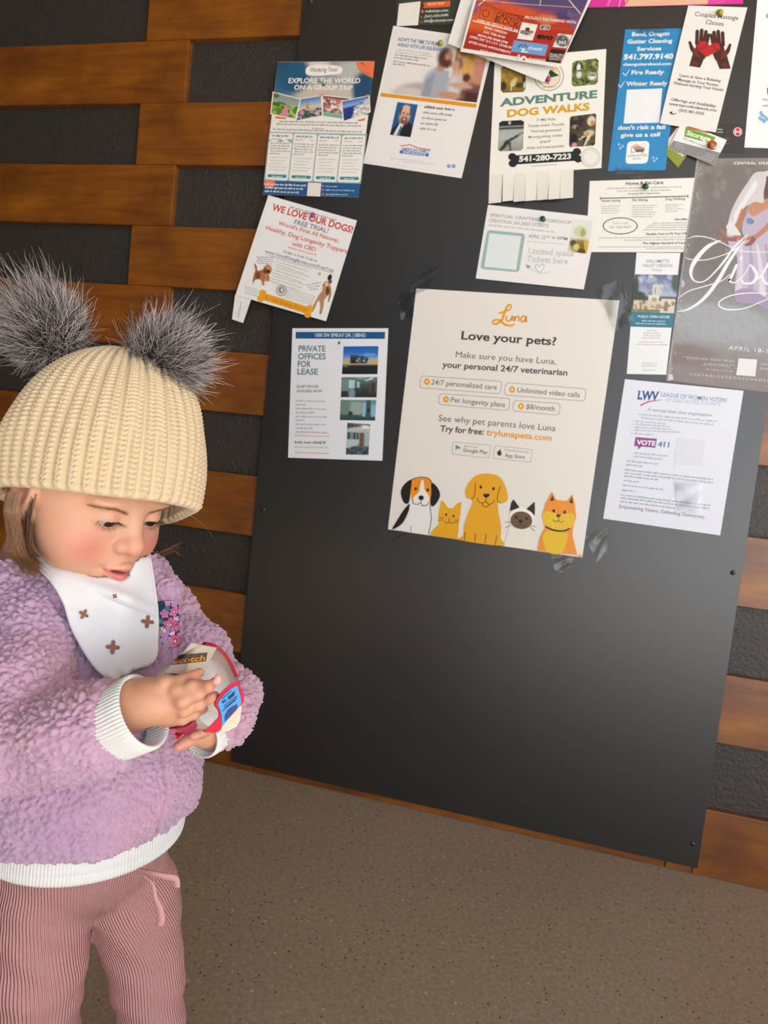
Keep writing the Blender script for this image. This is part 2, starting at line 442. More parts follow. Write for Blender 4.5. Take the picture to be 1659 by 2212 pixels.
S.stroke([(760, 330), (830, 365), (800, 385), (850, 380)], 12, '#2b3138')
for q, ops in (([(185, 475), (522, 560), (455, 805), (155, 740)], [('g', [(0, '#8e9698'), (.4, '#9fa79c'), (.5, '#7d9a4a'), (1, '#4f7a2a')]), ('s', 0, .4, 1, 1, 60, .08, ['#8fb04a', '#577f2c', '#3f6a26', '#a9c26a']), ('p', [(.5, .5), (.62, .5), (.72, 1), (.35, 1)], '#d98f93'), ('e', .1, .1, .12, .12, '#4b6a3a')]),
               ([(532, 560), (788, 520), (802, 765), (478, 828)], [('g', [(0, '#3f73b4'), (.35, '#a9bdd2'), (.45, '#dcc9a8'), (1, '#3c5a44')]), ('p', [(.28, .6), (.34, .15), (.4, .3), (.5, .6)], '#d9892c'), ('s', 0, .6, 1, 1, 50, .08, ['#2f4a34', '#d792a4', '#c7b7c9', '#3d5f7a', '#496b3c'])]),
               ([(815, 515), (1150, 550), (1060, 805), (820, 770)], [('g', [(0, '#4b3a36'), (.15, '#c47a70'), (.75, '#a9837c'), (.8, '#8fc0a6'), (1, '#6fae92')]), ('s', 0, .15, 1, .75, 90, .07, ['#e3c9c0', '#b5574c', '#d9a79c', '#7d5a52', '#f0e4dc'])]),
               ([(1060, 590), (1398, 520), (1410, 720), (1085, 835)], [('g', [(0, '#2f62b4'), (.3, '#8fb2da'), (.4, '#28408c'), (1, '#22357c')]), ('p', [(1, .1), (.7, .3), (.45, .6), (.3, 1), (1, 1)], '#c9c8c6'), ('s', .45, .4, 1, 1, 60, .06, ['#f2efea', '#e2ded8', '#a8a7a6', '#c7b8a6']), ('e', .72, .33, .09, .08, '#3f86cc')])):
    c = np.mean(q, 0); S.poly([tuple(np.array(p) + (np.array(p) - c) * .09) for p in q], '#efe9df'); S.photo(q, ops, (24, 24))
for p in ((205, 478), (785, 515), (815, 498), (1385, 515)): S.ell(p, 18, 14, '#e88a62')
S.poly([(200, 775), (360, 795), (330, 815), (210, 805)], '#ea7a4c'); S.poly([(1255, 825), (1360, 800), (1350, 830), (1275, 842)], '#ea7a4c')
lines(S, [((260, 850), (1270, 870)), ((220, 885), (1305, 910)), ((680, 940), (830, 945)), ((180, 950), (1310, 985))], 24, '#8b8a85')
S.poly([(130, 975), (1380, 1005), (1300, 1640), (60, 1600)], '#9fb2b4')
for k, (a, b, c, d) in enumerate((((137, 988), (432, 996), (365, 1597), (75, 1585)), ((445, 998), (742, 1008), (675, 1610), (380, 1598)), ((755, 1010), (1050, 1018), (985, 1620), (692, 1610)), ((1065, 1020), (1365, 1022), (1290, 1625), (998, 1618)))):
    S.rr([a, b, c, d], 34, '#f1efe7'); a, b, c, d = map(np.array, (a, b, c, d))
    B = lambda u, v: tuple((a * (1 - u) + b * u) * (1 - v) + (d * (1 - u) + c * u) * v)
    S.greek(B(.1, .075), B(.9, .075), 30, '#4f6d80', k, 2.6)
    S.greek(B(.08, .14), B(.48, .14), 18, '#d98f78', k); S.greek(B(.72, .14), B(.92, .14), 18, '#d98f78', k)
    for i in range(5): S.greek(B(.06 + .03 * (i % 2), .23 + .055 * i), B(.95 - .04 * (i % 3) - (.35 if i == 4 else 0), .23 + .055 * i), 20, '#87867f', k * 9 + i)
    for i in range(5): S.greek(B(.12, .53 + .066 * i), B(.9 - .1 * (i % 3), .53 + .066 * i), 14, '#b4b2a9', k * 7 + i)
    S.rr([B(.09, .885), B(.93, .885), B(.93, .95), B(.09, .95)], 18, '#2b8f92'); S.greek(B(.28, .94), B(.76, .94), 22, '#e6efe9', k)
S.poly([(62, 1600), (1296, 1640), (1272, 1812), (47, 1778)], '#1f5a8c')
S.ell((130, 1640), 74, 56, '#ef8a66')
lines(S, [((80, 1655), (610, 1675)), ((75, 1700), (575, 1718)), ((70, 1745), (515, 1765))], 30, '#e9e7e0', 2.6)
S.poly([(625, 1625), (795, 1632), (780, 1805), (610, 1798)], '#e9e6dc')
lines(S, [((850, 1680), (1000, 1685)), ((850, 1728), (1220, 1735)), ((850, 1782), (1140, 1788))], 22, '#c3c9d6')
for y in (1668, 1718, 1772): S.ell((815, y), 13, 13, '#d7708e')
S.done('travel flyer with blue sky top and four tilted holiday photos, upper left of the board')

# camp flyer at the top edge
S = Sheet('camp_flyer', [(440, -420), (1330, -500), (1120, 292), (420, 312)], (780, 0, 5.53), .001, '#38423a', m=GLOSSY)
S.poly([(455, 45), (712, 15), (680, 300), (424, 312)], '#ece8dd')
S.poly([(735, 30), (820, 22), (1068, 8), (1060, 78), (900, 90), (740, 95), (760, 62)], '#e5622a')
S.text('BOOK NOW', (795, 62), (1000, 50), 26, '#f3e3d4', .01, serif=True)
S.text('radcamps.com', (765, 148), (1043, 136), 34, '#e6e2d6', .012, serif=True); S.text('(541)-204-0440', (757, 212), (1040, 192), 32, '#e6e2d6', .012, serif=True)
S.text('info@radcamps.com', (750, 266), (1100, 248), 32, '#e6e2d6', .012, serif=True)
S.ell((733, 138), 17, 19, '#d9683a'); S.stroke([(714, 192), (722, 205), (738, 214)], 11, '#d9683a'); S.ell((718, 263), 16, 18, '#b5532c'); S.ell((718, 263), 9, 11, '#38423a')
S.done('dark green camp flyer cut by the top edge, with orange brush-stroke button')

# narrow photo print behind the stack
S = Sheet('photo_print', [(1205, -20), (1290, -30), (1220, 250), (1120, 245)], (780, 0, 5.53), .0016, '#f3f0ea', m=GLOSSY)
S.poly([(1215, 0), (1262, 0), (1225, 80), (1205, 70)], '#6f7f3a'); S.poly([(1180, 130), (1230, 70), (1200, 180), (1150, 240)], '#cfcabd')
S.done('narrow white-bordered print sticking out behind the red flyer stack', 'print')

# life insurance flyer
S = Sheet('insurance_flyer', [(385, 308), (1598, 480), (1200, 2130), (25, 1950)], (780, 0, 5.53), .0008, '#edeae6', m=GLOSSY)
S.poly([(400, 345), (1560, 505), (1180, 2090), (60, 1925)], '#e3dfdb'); S.poly([(405, 352), (1552, 510), (1175, 2080), (66, 1917)], '#eceae6')
S.photo([(402, 350), (1545, 500), (1380, 1225), (235, 1105)], [('g', [(0, '#e8e4df'), (1, '#e8e4df')]),
    ('r', .72, 0, 1, 1, '#d9b38c'), ('e', .9, .35, .22, .4, '#e2b784'), ('e', .95, .6, .14, .35, '#c98a6c'), ('r', .685, .0, .705, .5, '#a97b5c'), ('e', .76, .2, .06, .09, '#a97c4c'), ('e', .86, .28, .05, .09, '#b98a4c'),
    ('e', .42, 1.0, .28, .22, '#b3a49f'), ('e', .3, .99, .16, .12, '#cfc6c1'), ('e', .93, .9, .2, .2, '#6d4842'), ('r', .86, .86, 1, 1, '#4c2b2e'),
    ('e', .54, .74, .13, .22, '#a8adb8'), ('p', [(.42, .72), (.5, .52), (.66, .55), (.69, 1), (.4, 1)], '#a7acb6'), ('p', [(.43, .72), (.5, .62), (.52, .9), (.48, 1), (.42, 1)], '#939aa6'),
    ('e', .555, .5, .04, .08, '#bd8a72'), ('e', .57, .33, .072, .16, '#57332c'), ('e', .615, .33, .036, .12, '#b88470'), ('e', .61, .43, .045, .08, '#5a3128'), ('e', .6, .34, .015, .03, '#c99480'),
    ('e', .72, .43, .055, .11, '#8a5440'), ('e', .705, .44, .035, .09, '#c99a86'), ('e', .73, .6, .05, .12, '#caa064'), ('e', .74, .78, .075, .22, '#c8c3c4'), ('p', [(.69, .62), (.76, .7), (.8, .95), (.7, .9)], '#d2cdcd'),
    ('e', .8, .76, .12, .05, '#c99f8a'), ('e', .84, .5, .06, .18, '#d8a35a'), ('e', .84, .62, .04, .07, '#4a3330'), ('e', .95, .5, .05, .2, '#c98a74'), ('e', .7, .93, .12, .06, '#c7917c'), ('e', .92, .25, .05, .1, '#e0a88a')], (48, 36))
S.text("NOW'S THE TIME TO PLAN", (440, 488), (930, 548), 46, '#2b5f9e', .02, .1); S.text('AHEAD WITH LIFE INSURANCE', (430, 550), (990, 620), 46, '#2b5f9e', .02, .1)
lines(S, [((425, 595), (835, 650)), ((412, 628), (850, 680))], 16, '#aaa6a1'); lines(S, [((400, 660), (805, 712)), ((392, 692), (690, 728)), ((385, 738), (840, 798)), ((378, 772), (515, 785))], 22, '#77736f')
S.poly([(235, 1108), (1380, 1242), (1370, 1288), (228, 1150)], '#e39a1c')
S.photo([(435, 1218), (678, 1250), (590, 1640), (345, 1610)], [('g', [(0, '#1f6094'), (1, '#184d80')]), ('p', [(.0, 1), (.05, .8), (.3, .62), (.75, .55), (1, .65), (1, 1)], '#1d1c22'), ('p', [(.15, 1), (.34, .62), (.55, .6), (.4, 1)], '#dfe4ea'), ('p', [(.3, 1), (.42, .68), (.5, .72), (.44, 1)], '#3a7684'),
    ('e', .5, .36, .26, .27, '#d7a890'), ('e', .5, .16, .2, .1, '#e0b8a0'), ('p', [(.22, .3), (.26, .14), (.32, .12), (.28, .4)], '#4b362c'), ('p', [(.78, .3), (.74, .14), (.68, .12), (.73, .4)], '#4b362c'), ('e', .51, .52, .17, .12, '#7a4c3c'), ('e', .51, .49, .055, .018, '#efe3da'), ('e', .41, .31, .05, .025, '#3c2a24'), ('e', .62, .32, .05, .025, '#3c2a24'), ('e', .52, .4, .05, .05, '#c48f78')], (36, 44))
S.greek((755, 1290), (1128, 1325), 38, '#55504c', 1, 3.4); lines(S, [((742, 1355), (1092, 1388)), ((728, 1418), (1042, 1450)), ((712, 1482), (925, 1500)), ((698, 1545), (905, 1562))], 34, '#8d8884')
S.stroke([(470, 1745), (585, 1728), (680, 1768), (830, 1790)], 12, '#cf6a64', False); S.text('AMERICAN FAMILY', (478, 1795), (818, 1828), 38, '#3a72a8', .02); S.poly([(465, 1795), (812, 1835), (803, 1870), (458, 1830)], '#2f72b0'); S.text('INSURANCE', (500, 1828), (770, 1860), 26, '#e6edf2', .02)
lines(S, [((350, 1895), (760, 1935)), ((500, 1935), (880, 1965))], 14, '#c2beb9')
for x in (1048, 1105): S.ell((x, 1985), 22, 22, '#4a78b0'); S.ell((x, 1985), 8, 12, '#d3dbe4')
S.done('white life insurance flyer with a couple on a sofa and an orange stripe')

# dog walking flyer with tear-off tabs
E5 = (1030, 90, 5.53)
dog = empty('dog_walking_flyer', on_wall(1180, 260, BY), 'white dog walking flyer with four dog photos and a row of tear-off tabs', 'flyer')
S = Sheet('sheet', [(215, 205), (1547, 88), (1488, 1510), (150, 1600)], E5, .0008, '#f0eee3', parent=dog)
G = (26, 26)
S.photo([(290, 285), (590, 270), (580, 600), (285, 612)], [('g', [(0, '#5a7080'), (.15, '#9d7f35'), (.6, '#a3832e'), (1, '#7d6526')]), ('e', .1, .75, .14, .16, '#3c3423'), ('e', .75, .75, .18, .1, '#4a3c22'), ('s', 0, .25, 1, .6, 40, .05, ['#b08f42', '#8c7030']), ('e', .5, .66, .11, .12, '#d9c48a'), ('p', [(.42, .7), (.47, .7), (.45, .95), (.4, .95)], '#e3d6a6'), ('e', .58, .55, .06, .07, '#d9c48a'), ('e', .93, .65, .08, .2, '#3c3a34'), ('e', .95, .75, .03, .12, '#e6dfc8')], G, 40)
S.photo([(1140, 235), (1456, 195), (1445, 510), (1132, 538)], [('g', [(0, '#54603a'), (1, '#6d7a44')]), ('s', 0, 0, 1, 1, 110, .06, ['#2f3a22', '#7f9048', '#a3a860', '#4a5a30', '#8f8a4a']), ('e', .24, .25, .17, .16, '#211f1e'), ('e', .25, .28, .07, .16, '#ecebe4'), ('e', .27, .55, .1, .14, '#dedbd0'), ('e', .27, .4, .05, .04, '#4a3a38'), ('e', .78, .68, .17, .14, '#c9c8c2'), ('e', .78, .62, .12, .04, '#4a4a46'), ('e', .77, .72, .08, .06, '#ededea')], G, 40)
S.photo([(268, 950), (565, 935), (552, 1300), (250, 1312)], [('g', [(0, '#1e1f1c'), (.16, '#2a2b28'), (.2, '#a9aca6'), (.55, '#b4b7b0'), (1, '#8f938c')]), ('r', 0, .22, 1, .27, '#44463f'), ('p', [(0, 1), (.3, .65), (.9, .42), (1, .42), (.5, .68), (.15, 1)], '#33352f'), ('e', .42, .07, .05, .05, '#cfd0ca'), ('p', [(.4, .7), (.5, .7), (.55, 1), (.45, 1)], '#50524b'), ('n', .06)], G, 40)
S.photo([(1112, 895), (1428, 855), (1412, 1240), (1102, 1262)], [('g', [(0, '#423a2e'), (.7, '#4e4a36'), (1, '#5a6238')]), ('s', 0, 0, 1, 1, 60, .06, ['#332d25', '#5f5644', '#2c2822', '#4d4636']), ('e', .82, .22, .15, .15, '#e3d3b4'), ('e', .86, .28, .07, .08, '#c98a3c'), ('e', .75, .6, .2, .1, '#d6c6a2'), ('e', .68, .62, .09, .07, '#c79a3c'), ('p', [(.7, .7), (.85, .66), (.62, .98), (.55, .98)], '#e2d9c0'), ('p', [(.55, .66), (.6, .7), (.4, .8), (.38, .76)], '#e2d9c0'), ('e', .22, .35, .13, .06, '#a98a78'), ('e', .15, .76, .18, .2, '#231f22'), ('e', .2, .95, .1, .09, '#d491ae'), ('e', .3, .4, .05, .1, '#2a2422')], G, 40)
S.ell((860, 410), 178, 178, '#5a564e'); S.ell((860, 410), 171, 171, '#efe9d8'); S.ell((860, 410), 138, 138, '#6a665c'); S.ell((860, 410), 133, 133, '#ecdcba')
S.poly([(870, 330), (985, 405), (880, 430), (850, 400)], '#1f4438'); S.ell((905, 342), 12, 10, '#e0b23c'); S.poly([(780, 430), (850, 350), (880, 420), (820, 500)], '#e6c56a')
S.greek((780, 552), (935, 540), 16, '#6a665c'); S.stroke([(842, 490), (860, 500)], 14, '#3a4a52')
S.text('ADVENTURE', (275, 772), (1438, 668), 92, '#5f877c', .042); S.text('DOG WALKS', (360, 900), (1345, 815), 88, '#d9a41c', .042)
for t, a, b in (('3+ Mile Walks', (715, 950), (940, 938)), ('Tuesday and/or Thursday', (612, 1022), (1048, 998)), ('Tired pup guaranteed!', (640, 1085), (1008, 1065)), ('Morning pickup, midday', (615, 1155), (1025, 1130)), ('dropoff', (755, 1210), (882, 1202)), ('Water and treats provided', (595, 1285), (1040, 1258))): S.text(t, a, b, 32, '#6d6a60', .004, .1)
for c in ((425, 1375), (430, 1455), (1195, 1315), (1210, 1400)): S.ell(c, 50, 44, '#23272b')
S.poly([(440, 1360), (1190, 1310), (1215, 1420), (440, 1468)], '#23272b'); S.text('541-280-7223', (502, 1434), (1125, 1398), 66, '#f1efe6', .035, serif=True)
S.stroke([(650, 1488), (960, 1466)], 7, '#a5a298'); S.ell((1358, 1382), 116, 116, '#a9a79c'); S.ell((1358, 1382), 110, 110, '#e9e6da'); S.ell((1358, 1382), 88, 88, '#b0ae9f'); S.ell((1358, 1382), 84, 84, '#eceade')
S.done(); bpy.context.view_layer.update()
tx = [(150, 310), (310, 452), (448, 592), (588, 732), (728, 868), (864, 1006), (1002, 1160)]
for k, (x0, x1) in enumerate(tx):
    bt = lambda x: 1935 - (x - 140) * .066 - (14 if k == 1 else 0)
    s0 = -8 * (k < 6); y0 = lambda x: 1596 - (x - 150) * .068
    S = Sheet('tear_off_tab', [(x0, y0(x0) - 6), (x1 - 4, y0(x1) - 6), (x1 - 10 + s0, bt(x1) - 4), (x0 - 10 + (6 if k == 1 else 0), bt(x0))], E5, .0009, '#eeece1' if k % 2 else '#e9e6da', curl=lambda u, v, k=k: v * v * (.004 + .003 * (k % 3)), parent=dog, grid=(2, 6))
    for j, xx in enumerate((.45, .62, .78)): 
        xm = x0 + (x1 - x0) * xx; S.greek((xm - 6, 1852 - (xm - 140) * .066 - j * 20), (xm + 4, 1625 - (xm - 140) * .066 + j * 6), 14, '#8f8d84', k * 5 + j)
    S.done()

# loose sheets under and over: red stack
S = Sheet('loose_sheet', [(655, -400), (1560, -250), (1160, 615), (440, 325)], (840, 0, 3.456), .009, '#efede6', curl=lambda u, v: .012 * max(0, v - .55) ** 1.2)
S.poly([(590, 60), (640, 10), (560, 300), (505, 340)], '#d9d8d2')
S.done('blank white sheet askew under the red block-company flyer', 'sheet')
S = Sheet('block_company_flyer', [(740, -420), (1660, -330), (1275, 505), (533, 385)], (840, 0, 3.456), .014, '#efebe4', m=GLOSSY, curl=lambda u, v: .026 * max(0, v - .35) ** 1.3)
S.photo([(745, -330), (1590, -240), (1283, 475), (553, 360)], [('g', [(0, '#3c3766'), (.47, '#5a4d74'), (.55, '#b8382a'), (1, '#ad2f24')]), ('e', .1, .62, .35, .18, '#d95f28'), ('e', .85, .52, .1, .05, '#4a416c'), ('p', [(0, .5), (.25, .46), (.0, .63)], '#6a5a86'), ('p', [(1, .5), (.84, .46), (1, .68)], '#6a5a86'), ('e', .3, .54, .3, .06, '#d2552e'), ('e', .7, .58, .1, .05, '#cf7a48')], (40, 40))
S.stroke([(668, 38), (720, 0)], 6, '#efe3da'); S.stroke([(1345, 0), (1432, 105)], 6, '#efe3da'); S.stroke([(1128, 38), (1140, -40)], 5, '#efd8cc'); S.stroke([(700, 0), (1000, 30), (1400, 55)], 4, '#e8b7a4')
S.stroke([(690, 10), (900, 100), (1170, 140), (1420, 130)], 4, '#5a1d18')
S.stroke([(690, 35), (800, 70), (770, 160), (675, 140), (690, 35)], 3, '#3a2420', False); S.stroke([(735, 70), (705, 80), (700, 110), (720, 128), (745, 115), (745, 80)], 5, '#3a2420')
S.text('OREGON', (800, 125), (995, 160), 40, '#3a221e', .004, serif=True); S.text('BLOCK', (788, 162), (965, 208), 44, '#3a221e', .004, serif=True)
S.poly([(627, 150), (965, 238), (964, 244), (625, 158)], '#efe3da')
for t, a, b, h in (('63085 NE 18TH ST SUITE 104', (658, 155), (962, 238), 18), ('BEND, OREGON', (712, 210), (880, 258), 18), ('541-728-2540', (705, 244), (865, 288), 18), ('MON-FRI 8AM-5PM', (663, 268), (885, 328), 18), ('OPEN SAT 5/1-11/1 10AM-2PM', (600, 280), (935, 370), 18), ('AFTER HOUR APPOINTMENTS', (590, 318), (908, 402), 18), ('AVAILABLE', (676, 382), (800, 414), 18)): S.text(t, a, b, h, '#f0e4de', .016, .12)
S.text('PROUDLY PARTNERING WITH:', (1012, 138), (1398, 178), 22, '#f0e4de', .016, .1)
S.poly([(995, 165), (1112, 185), (1072, 303), (957, 288)], '#efece2'); S.poly([(985, 225), (1080, 232), (1078, 250), (1030, 258), (982, 248)], '#2c2f2a'); S.text('NAPOLEON', (990, 244), (1074, 252), 15, '#e9e6dc', .01); S.ell((1035, 218), 18, 14, '#7c2a22'); S.greek((1000, 262), (1068, 268), 8, '#4b4a44')
S.rr([(1130, 185), (1208, 188), (1203, 225), (1125, 222)], 16, '#d9cfc6'); S.rr([(1136, 190), (1203, 193), (1198, 220), (1131, 217)], 14, '#56524e'); S.text('iD', (1152, 214), (1184, 216), 20, '#e6e0da', .02); S.text('POWER TOOLS', (1212, 216), (1365, 224), 15, '#cf5236', .01)
S.text('evo', (1100, 285), (1222, 298), 44, '#1e1a1a', .045)
S.poly([(1265, 250), (1370, 262), (1325, 360), (1222, 350)], '#ebe7de'); S.ell((1295, 304), 52, 46, '#4c4f52', .3); S.ell((1295, 304), 47, 41, '#d0cfca', .3); S.ell((1295, 304), 44, 38, '#54575a', .3); S.text('365', (1262, 326), (1320, 330), 26, '#e9e8e2', .02); S.ell((1302, 284), 10, 12, '#8f9294')
S.poly([(935, 300), (1190, 335), (1165, 418), (912, 385)], '#6f9fd4'); S.stroke([(965, 350), (990, 332), (1000, 352), (1018, 330), (1032, 358)], 7, '#1f232a', False); S.stroke([(985, 362), (1015, 368), (990, 384), (1040, 388)], 8, '#f1efe9'); S.text('cKenzie', (1035, 368), (1142, 378), 26, '#f1efe9', .012)
S.poly([(1212, 365), (1320, 375), (1278, 470), (1172, 460)], '#2c2220'); S.text('QUALITY', (1195, 422), (1300, 432), 28, '#d3cbbf', .03); S.text('GRANITE', (1192, 446), (1290, 455), 22, '#b3aaa0', .03)
S.text('cement', (872, 424), (975, 440), 24, '#f0e4de', .006); S.ell((1006, 438), 22, 22, '#f0e4de', .2); S.text('e', (996, 448), (1018, 450), 22, '#b0392c', .03); S.text('elegance', (1030, 448), (1165, 456), 24, '#f0e4de', .006); S.poly([(965, 405), (982, 408), (965, 455), (945, 458)], '#cfd3df')
S.done('red flyer of a block company on top of the stack, lower edge curling out')

# pink flyer along the top edge
E6 = (1280, 0, 4.377)
S = Sheet('pink_flyer', [(-60, -560), (1470, -560), (1422, 38), (-60, 72)], E6, .0012, '#d8399a', m=GLOSSY)
S.poly([(380, -40), (1110, -60), (1085, 38), (300, 62)], '#e7b3a4'); S.poly([(130, 62), (160, -20), (185, -20), (150, 62)], '#e86ab8'); S.poly([(245, 64), (262, 0), (268, 0), (252, 64)], '#f0c9e0')
S.text('Tickets at', (300, 40), (520, 34), 36, '#e8c86a', .02); S.greek((540, 36), (900, 26), 34, '#dfb95c'); S.text('.com', (960, 25), (1060, 20), 34, '#e8c86a', .02)
for i in range(6): S.stroke([(1085 + i * 28, 40 - i), (1120 + i * 30, -20)], 5, '#ef7cc0')
S.done('bright pink flyer cut off by the top edge of the view')

# blue gutter cleaning flyer
S = Sheet('gutter_cleaning_flyer', [(310, 278), (845, 268), (690, 1610), (145, 1618)], E6, .001, '#2b8cc4', m=GLOSSY)
WH = '#f2f1ec'
for t, a, b, h, bo in (('Bend, Oregon', (368, 342), (728, 334), 40, .03), ('Gutter Cleaning', (328, 412), (755, 402), 40, .03), ('Services', (418, 480), (648, 474), 38, .03), ('541.797.9140', (292, 562), (760, 554), 50, .04), ('cleanguttersbend.com', (290, 622), (745, 614), 28, .03), ('Fire Ready', (362, 704), (678, 698), 40, .03), ('Winter Ready', (312, 810), (712, 804), 40, .03), ("don't risk a fall", (238, 1226), (690, 1218), 40, .03), ('give us a call', (265, 1296), (640, 1288), 40, .03)): S.text(t, a, b, h, WH, bo, 0, True)
S.stroke([(288, 690), (312, 715), (352, 655)], [12, 9, 4], WH, False); S.stroke([(244, 800), (264, 828), (304, 766)], [12, 9, 4], WH, False)
S.poly([(325, 848), (660, 836), (632, 1160), (294, 1168)], '#eceef0')
S.rr([(330, 1338), (540, 1332), (522, 1545), (308, 1550)], 44, WH)
S.stroke([(362, 1440), (370, 1390), (410, 1362), (440, 1385), (490, 1400)], 5, '#4a4a48', False); S.poly([(378, 1392), (430, 1372), (495, 1402), (490, 1420), (400, 1420)], '#d98f7c'); S.poly([(400, 1412), (495, 1410), (480, 1436), (410, 1440)], '#5f6a62'); S.stroke([(360, 1440), (405, 1438)], 5, '#3e3e3c', False); S.ell((474, 1444), 5, 6, '#3e3e3c')
S.text('CLEAN GUTTERS', (330, 1484), (514, 1478), 24, '#4d4d4b'); S.text('BEND', (380, 1510), (458, 1507), 16, '#4d4d4b', 0, 0, False, 1.4)
for x, y in ((250, 1365), (285, 1382), (262, 1402), (572, 1490), (606, 1500), (585, 1520)): S.stroke([(x - 14, y), (x + 14, y)], 4, '#bfe0f0', False); S.stroke([(x, y - 14), (x, y + 14)], 4, '#bfe0f0', False); S.ell((x, y), 7, 7, '#bfe0f0')
S.done('tall blue gutter cleaning flyer with white print, taped top and bottom')

# green folded leaflet behind the business card
S = Sheet('folded_leaflet', [(720, 1250), (870, 1180), (900, 1480), (700, 1500)], E6, .0016, '#8f9a3c', outline=[(700, 1470), (715, 1330), (800, 1200), (900, 1300), (885, 1482), (808, 1586)])
S.poly([(720, 1310), (802, 1205), (898, 1300), (890, 1470), (850, 1480), (760, 1420), (712, 1405)], '#e9e4cf'); S.stroke([(725, 1405), (765, 1400), (800, 1440), (845, 1435), (885, 1495)], 5, '#5f6a34')
S.done('olive green folded leaflet mostly hidden behind the grey and white business card', 'leaflet')

# massage class flyer
S = Sheet('massage_class_flyer', [(905, 52), (1464, 70), (1165, 1252), (635, 1166)], E6, .0022, '#eae8e2', curl=lambda u, v: .004 * (1 - v) + .003 * v)
SI = '#3b3a3a'
S.text('Couples Massage', (964, 150), (1375, 190), 44, SI, .004, 0, True); S.text('Classes', (1066, 226), (1236, 246), 44, SI, .004, 0, True)
HB = '#4a2b20'
for mir in (0, 1):
    cx = 1105
    def X(p): return p if not mir else (2 * cx - p[0] + 4 + (p[1] - 450) * -.13 * 0 + 6, p[1] + (cx - p[0]) * .12 + 2)
    S.poly([X(p) for p in [(960, 520), (975, 440), (985, 395), (1090, 400), (1098, 470), (1060, 560), (1040, 560)]], HB)
    S.poly([X(p) for p in [(950, 500), (1060, 540), (1018, 640), (914, 624)]], HB)
    for a, b, w in (((985, 420), (990, 300), 34), ((1022, 410), (1032, 292), 36), ((1052, 410), (1072, 304), 34), ((1080, 420), (1098, 332), 28)): S.stroke([X(a), X(b)], w, HB, False); S.ell(X(b), w / 2, w / 2 + 4, HB)
    S.stroke([X((990, 505)), X((945, 465)), X((920, 400))], [60, 40, 24], HB); S.ell(X((920, 402)), 13, 14, HB)
    S.poly([X(p) for p in [(940, 470), (985, 450), (1010, 545), (965, 525)]], '#7a2f26'); S.ell(X((968, 600)), 36, 22, '#6b2b22')
S.poly([(1108, 430), (1062, 388), (1010, 395), (985, 440), (1000, 475), (1078, 540), (1170, 490), (1210, 455), (1190, 410), (1140, 405)], '#c1272d')
S.stroke([(1000, 455), (1040, 455), (1075, 425), (1085, 400)], 16, '#8a2a28'); S.stroke([(1150, 410), (1150, 450), (1180, 475), (1205, 470)], 16, '#8a2a28')
for t, a, b in (('Learn to Give a Relaxing', (820, 722), (1212, 776)), ('Massage to Your Partner,', (805, 762), (1195, 818)), ('Without Hurting Your Hands!', (762, 796), (1235, 862)), ('Offerings and Availability:', (742, 950), (1168, 1016)), ('www.taprootbodywork.com', (720, 990), (1172, 1056)), ('(503) 481-0595', (812, 1052), (1052, 1088))): S.text(t, a, b, 27, SI, .002, 0, True)
S.stroke([(795, 1068), (765, 1080), (735, 1064)], [4, 9, 14], SI); S.poly([(726, 1060), (760, 1052), (742, 1080)], SI)
S.done('tall white couples massage flyer with two brown hands holding a red heart')

# dark business card, storage business card, white flyer at right edge
S = Sheet('business_card', [(1130, 1165), (1445, 1172), (1435, 1445), (1130, 1440)], E6, .0008, '#3b3836', m=GLOSSY)
S.ell((1373, 1246), 42, 42, '#efe6e2'); S.ell((1373, 1246), 36, 36, '#cf3638'); S.stroke([(1352, 1226), (1352, 1266)], 9, '#f3ece8', False); S.stroke([(1394, 1226), (1394, 1266)], 9, '#f3ece8', False); S.stroke([(1352, 1246), (1394, 1246)], 9, '#f3ece8', False)
S.greek((1182, 1228), (1235, 1230), 15, '#d9d6d2'); S.greek((1180, 1254), (1245, 1256), 15, '#d9d6d2'); S.greek((1215, 1312), (1310, 1312), 8, '#96928e'); S.greek((1225, 1362), (1292, 1360), 8, '#96928e')
S.done('dark grey business card with a round red emblem under the massage flyer corner', 'business card')
S = Sheet('business_card', [(845, 1150), (1270, 1325), (1150, 1562), (722, 1392)], E6, .005, '#f0efec', m=GLOSSY, curl=lambda u, v: .004 * u * v)
S.poly([(764, 1328), (1210, 1445), (1150, 1560), (724, 1391)], '#8d8d8f')
S.poly([(880, 1200), (1165, 1298), (1130, 1358), (866, 1290)], '#6fa62c'); S.poly([(900, 1185), (1105, 1258), (1085, 1262), (892, 1205)], '#cf3a30')
S.text('Storage', (882, 1272), (1110, 1338), 46, '#f4f4f0', .03); S.ell((1130, 1372), 50, 46, '#d23a2e', .3); S.text('2U', (1085, 1380), (1165, 1404), 38, '#f3e9e4', .03); S.text('Park it. Move it. Store it.', (855, 1312), (1065, 1395), 16, '#4b4b4b', .004, .1)
lines(S, [((790, 1355), (870, 1376)), ((782, 1372), (868, 1396)), ((776, 1390), (868, 1416)), ((1075, 1450), (1160, 1474)), ((1062, 1466), (1152, 1492)), ((1040, 1480), (1145, 1508)), ((980, 1482), (1135, 1528))], 9, '#d3d3d3')
S.done('white and grey business card with a green logo, pinned at a tilt', 'business card')
S = Sheet('white_flyer', [(1560, -30), (2500, -30), (2420, 1425), (1435, 1395)], E6, .0014, '#eef0f0')
S.ell((1655, 150), 18, 22, '#7fb2d8'); S.text("We'", (1602, 952), (1665, 955), 24, '#4a4a4a', .006); S.text('cele', (1606, 1008), (1668, 1010), 24, '#4a4a4a', .006)
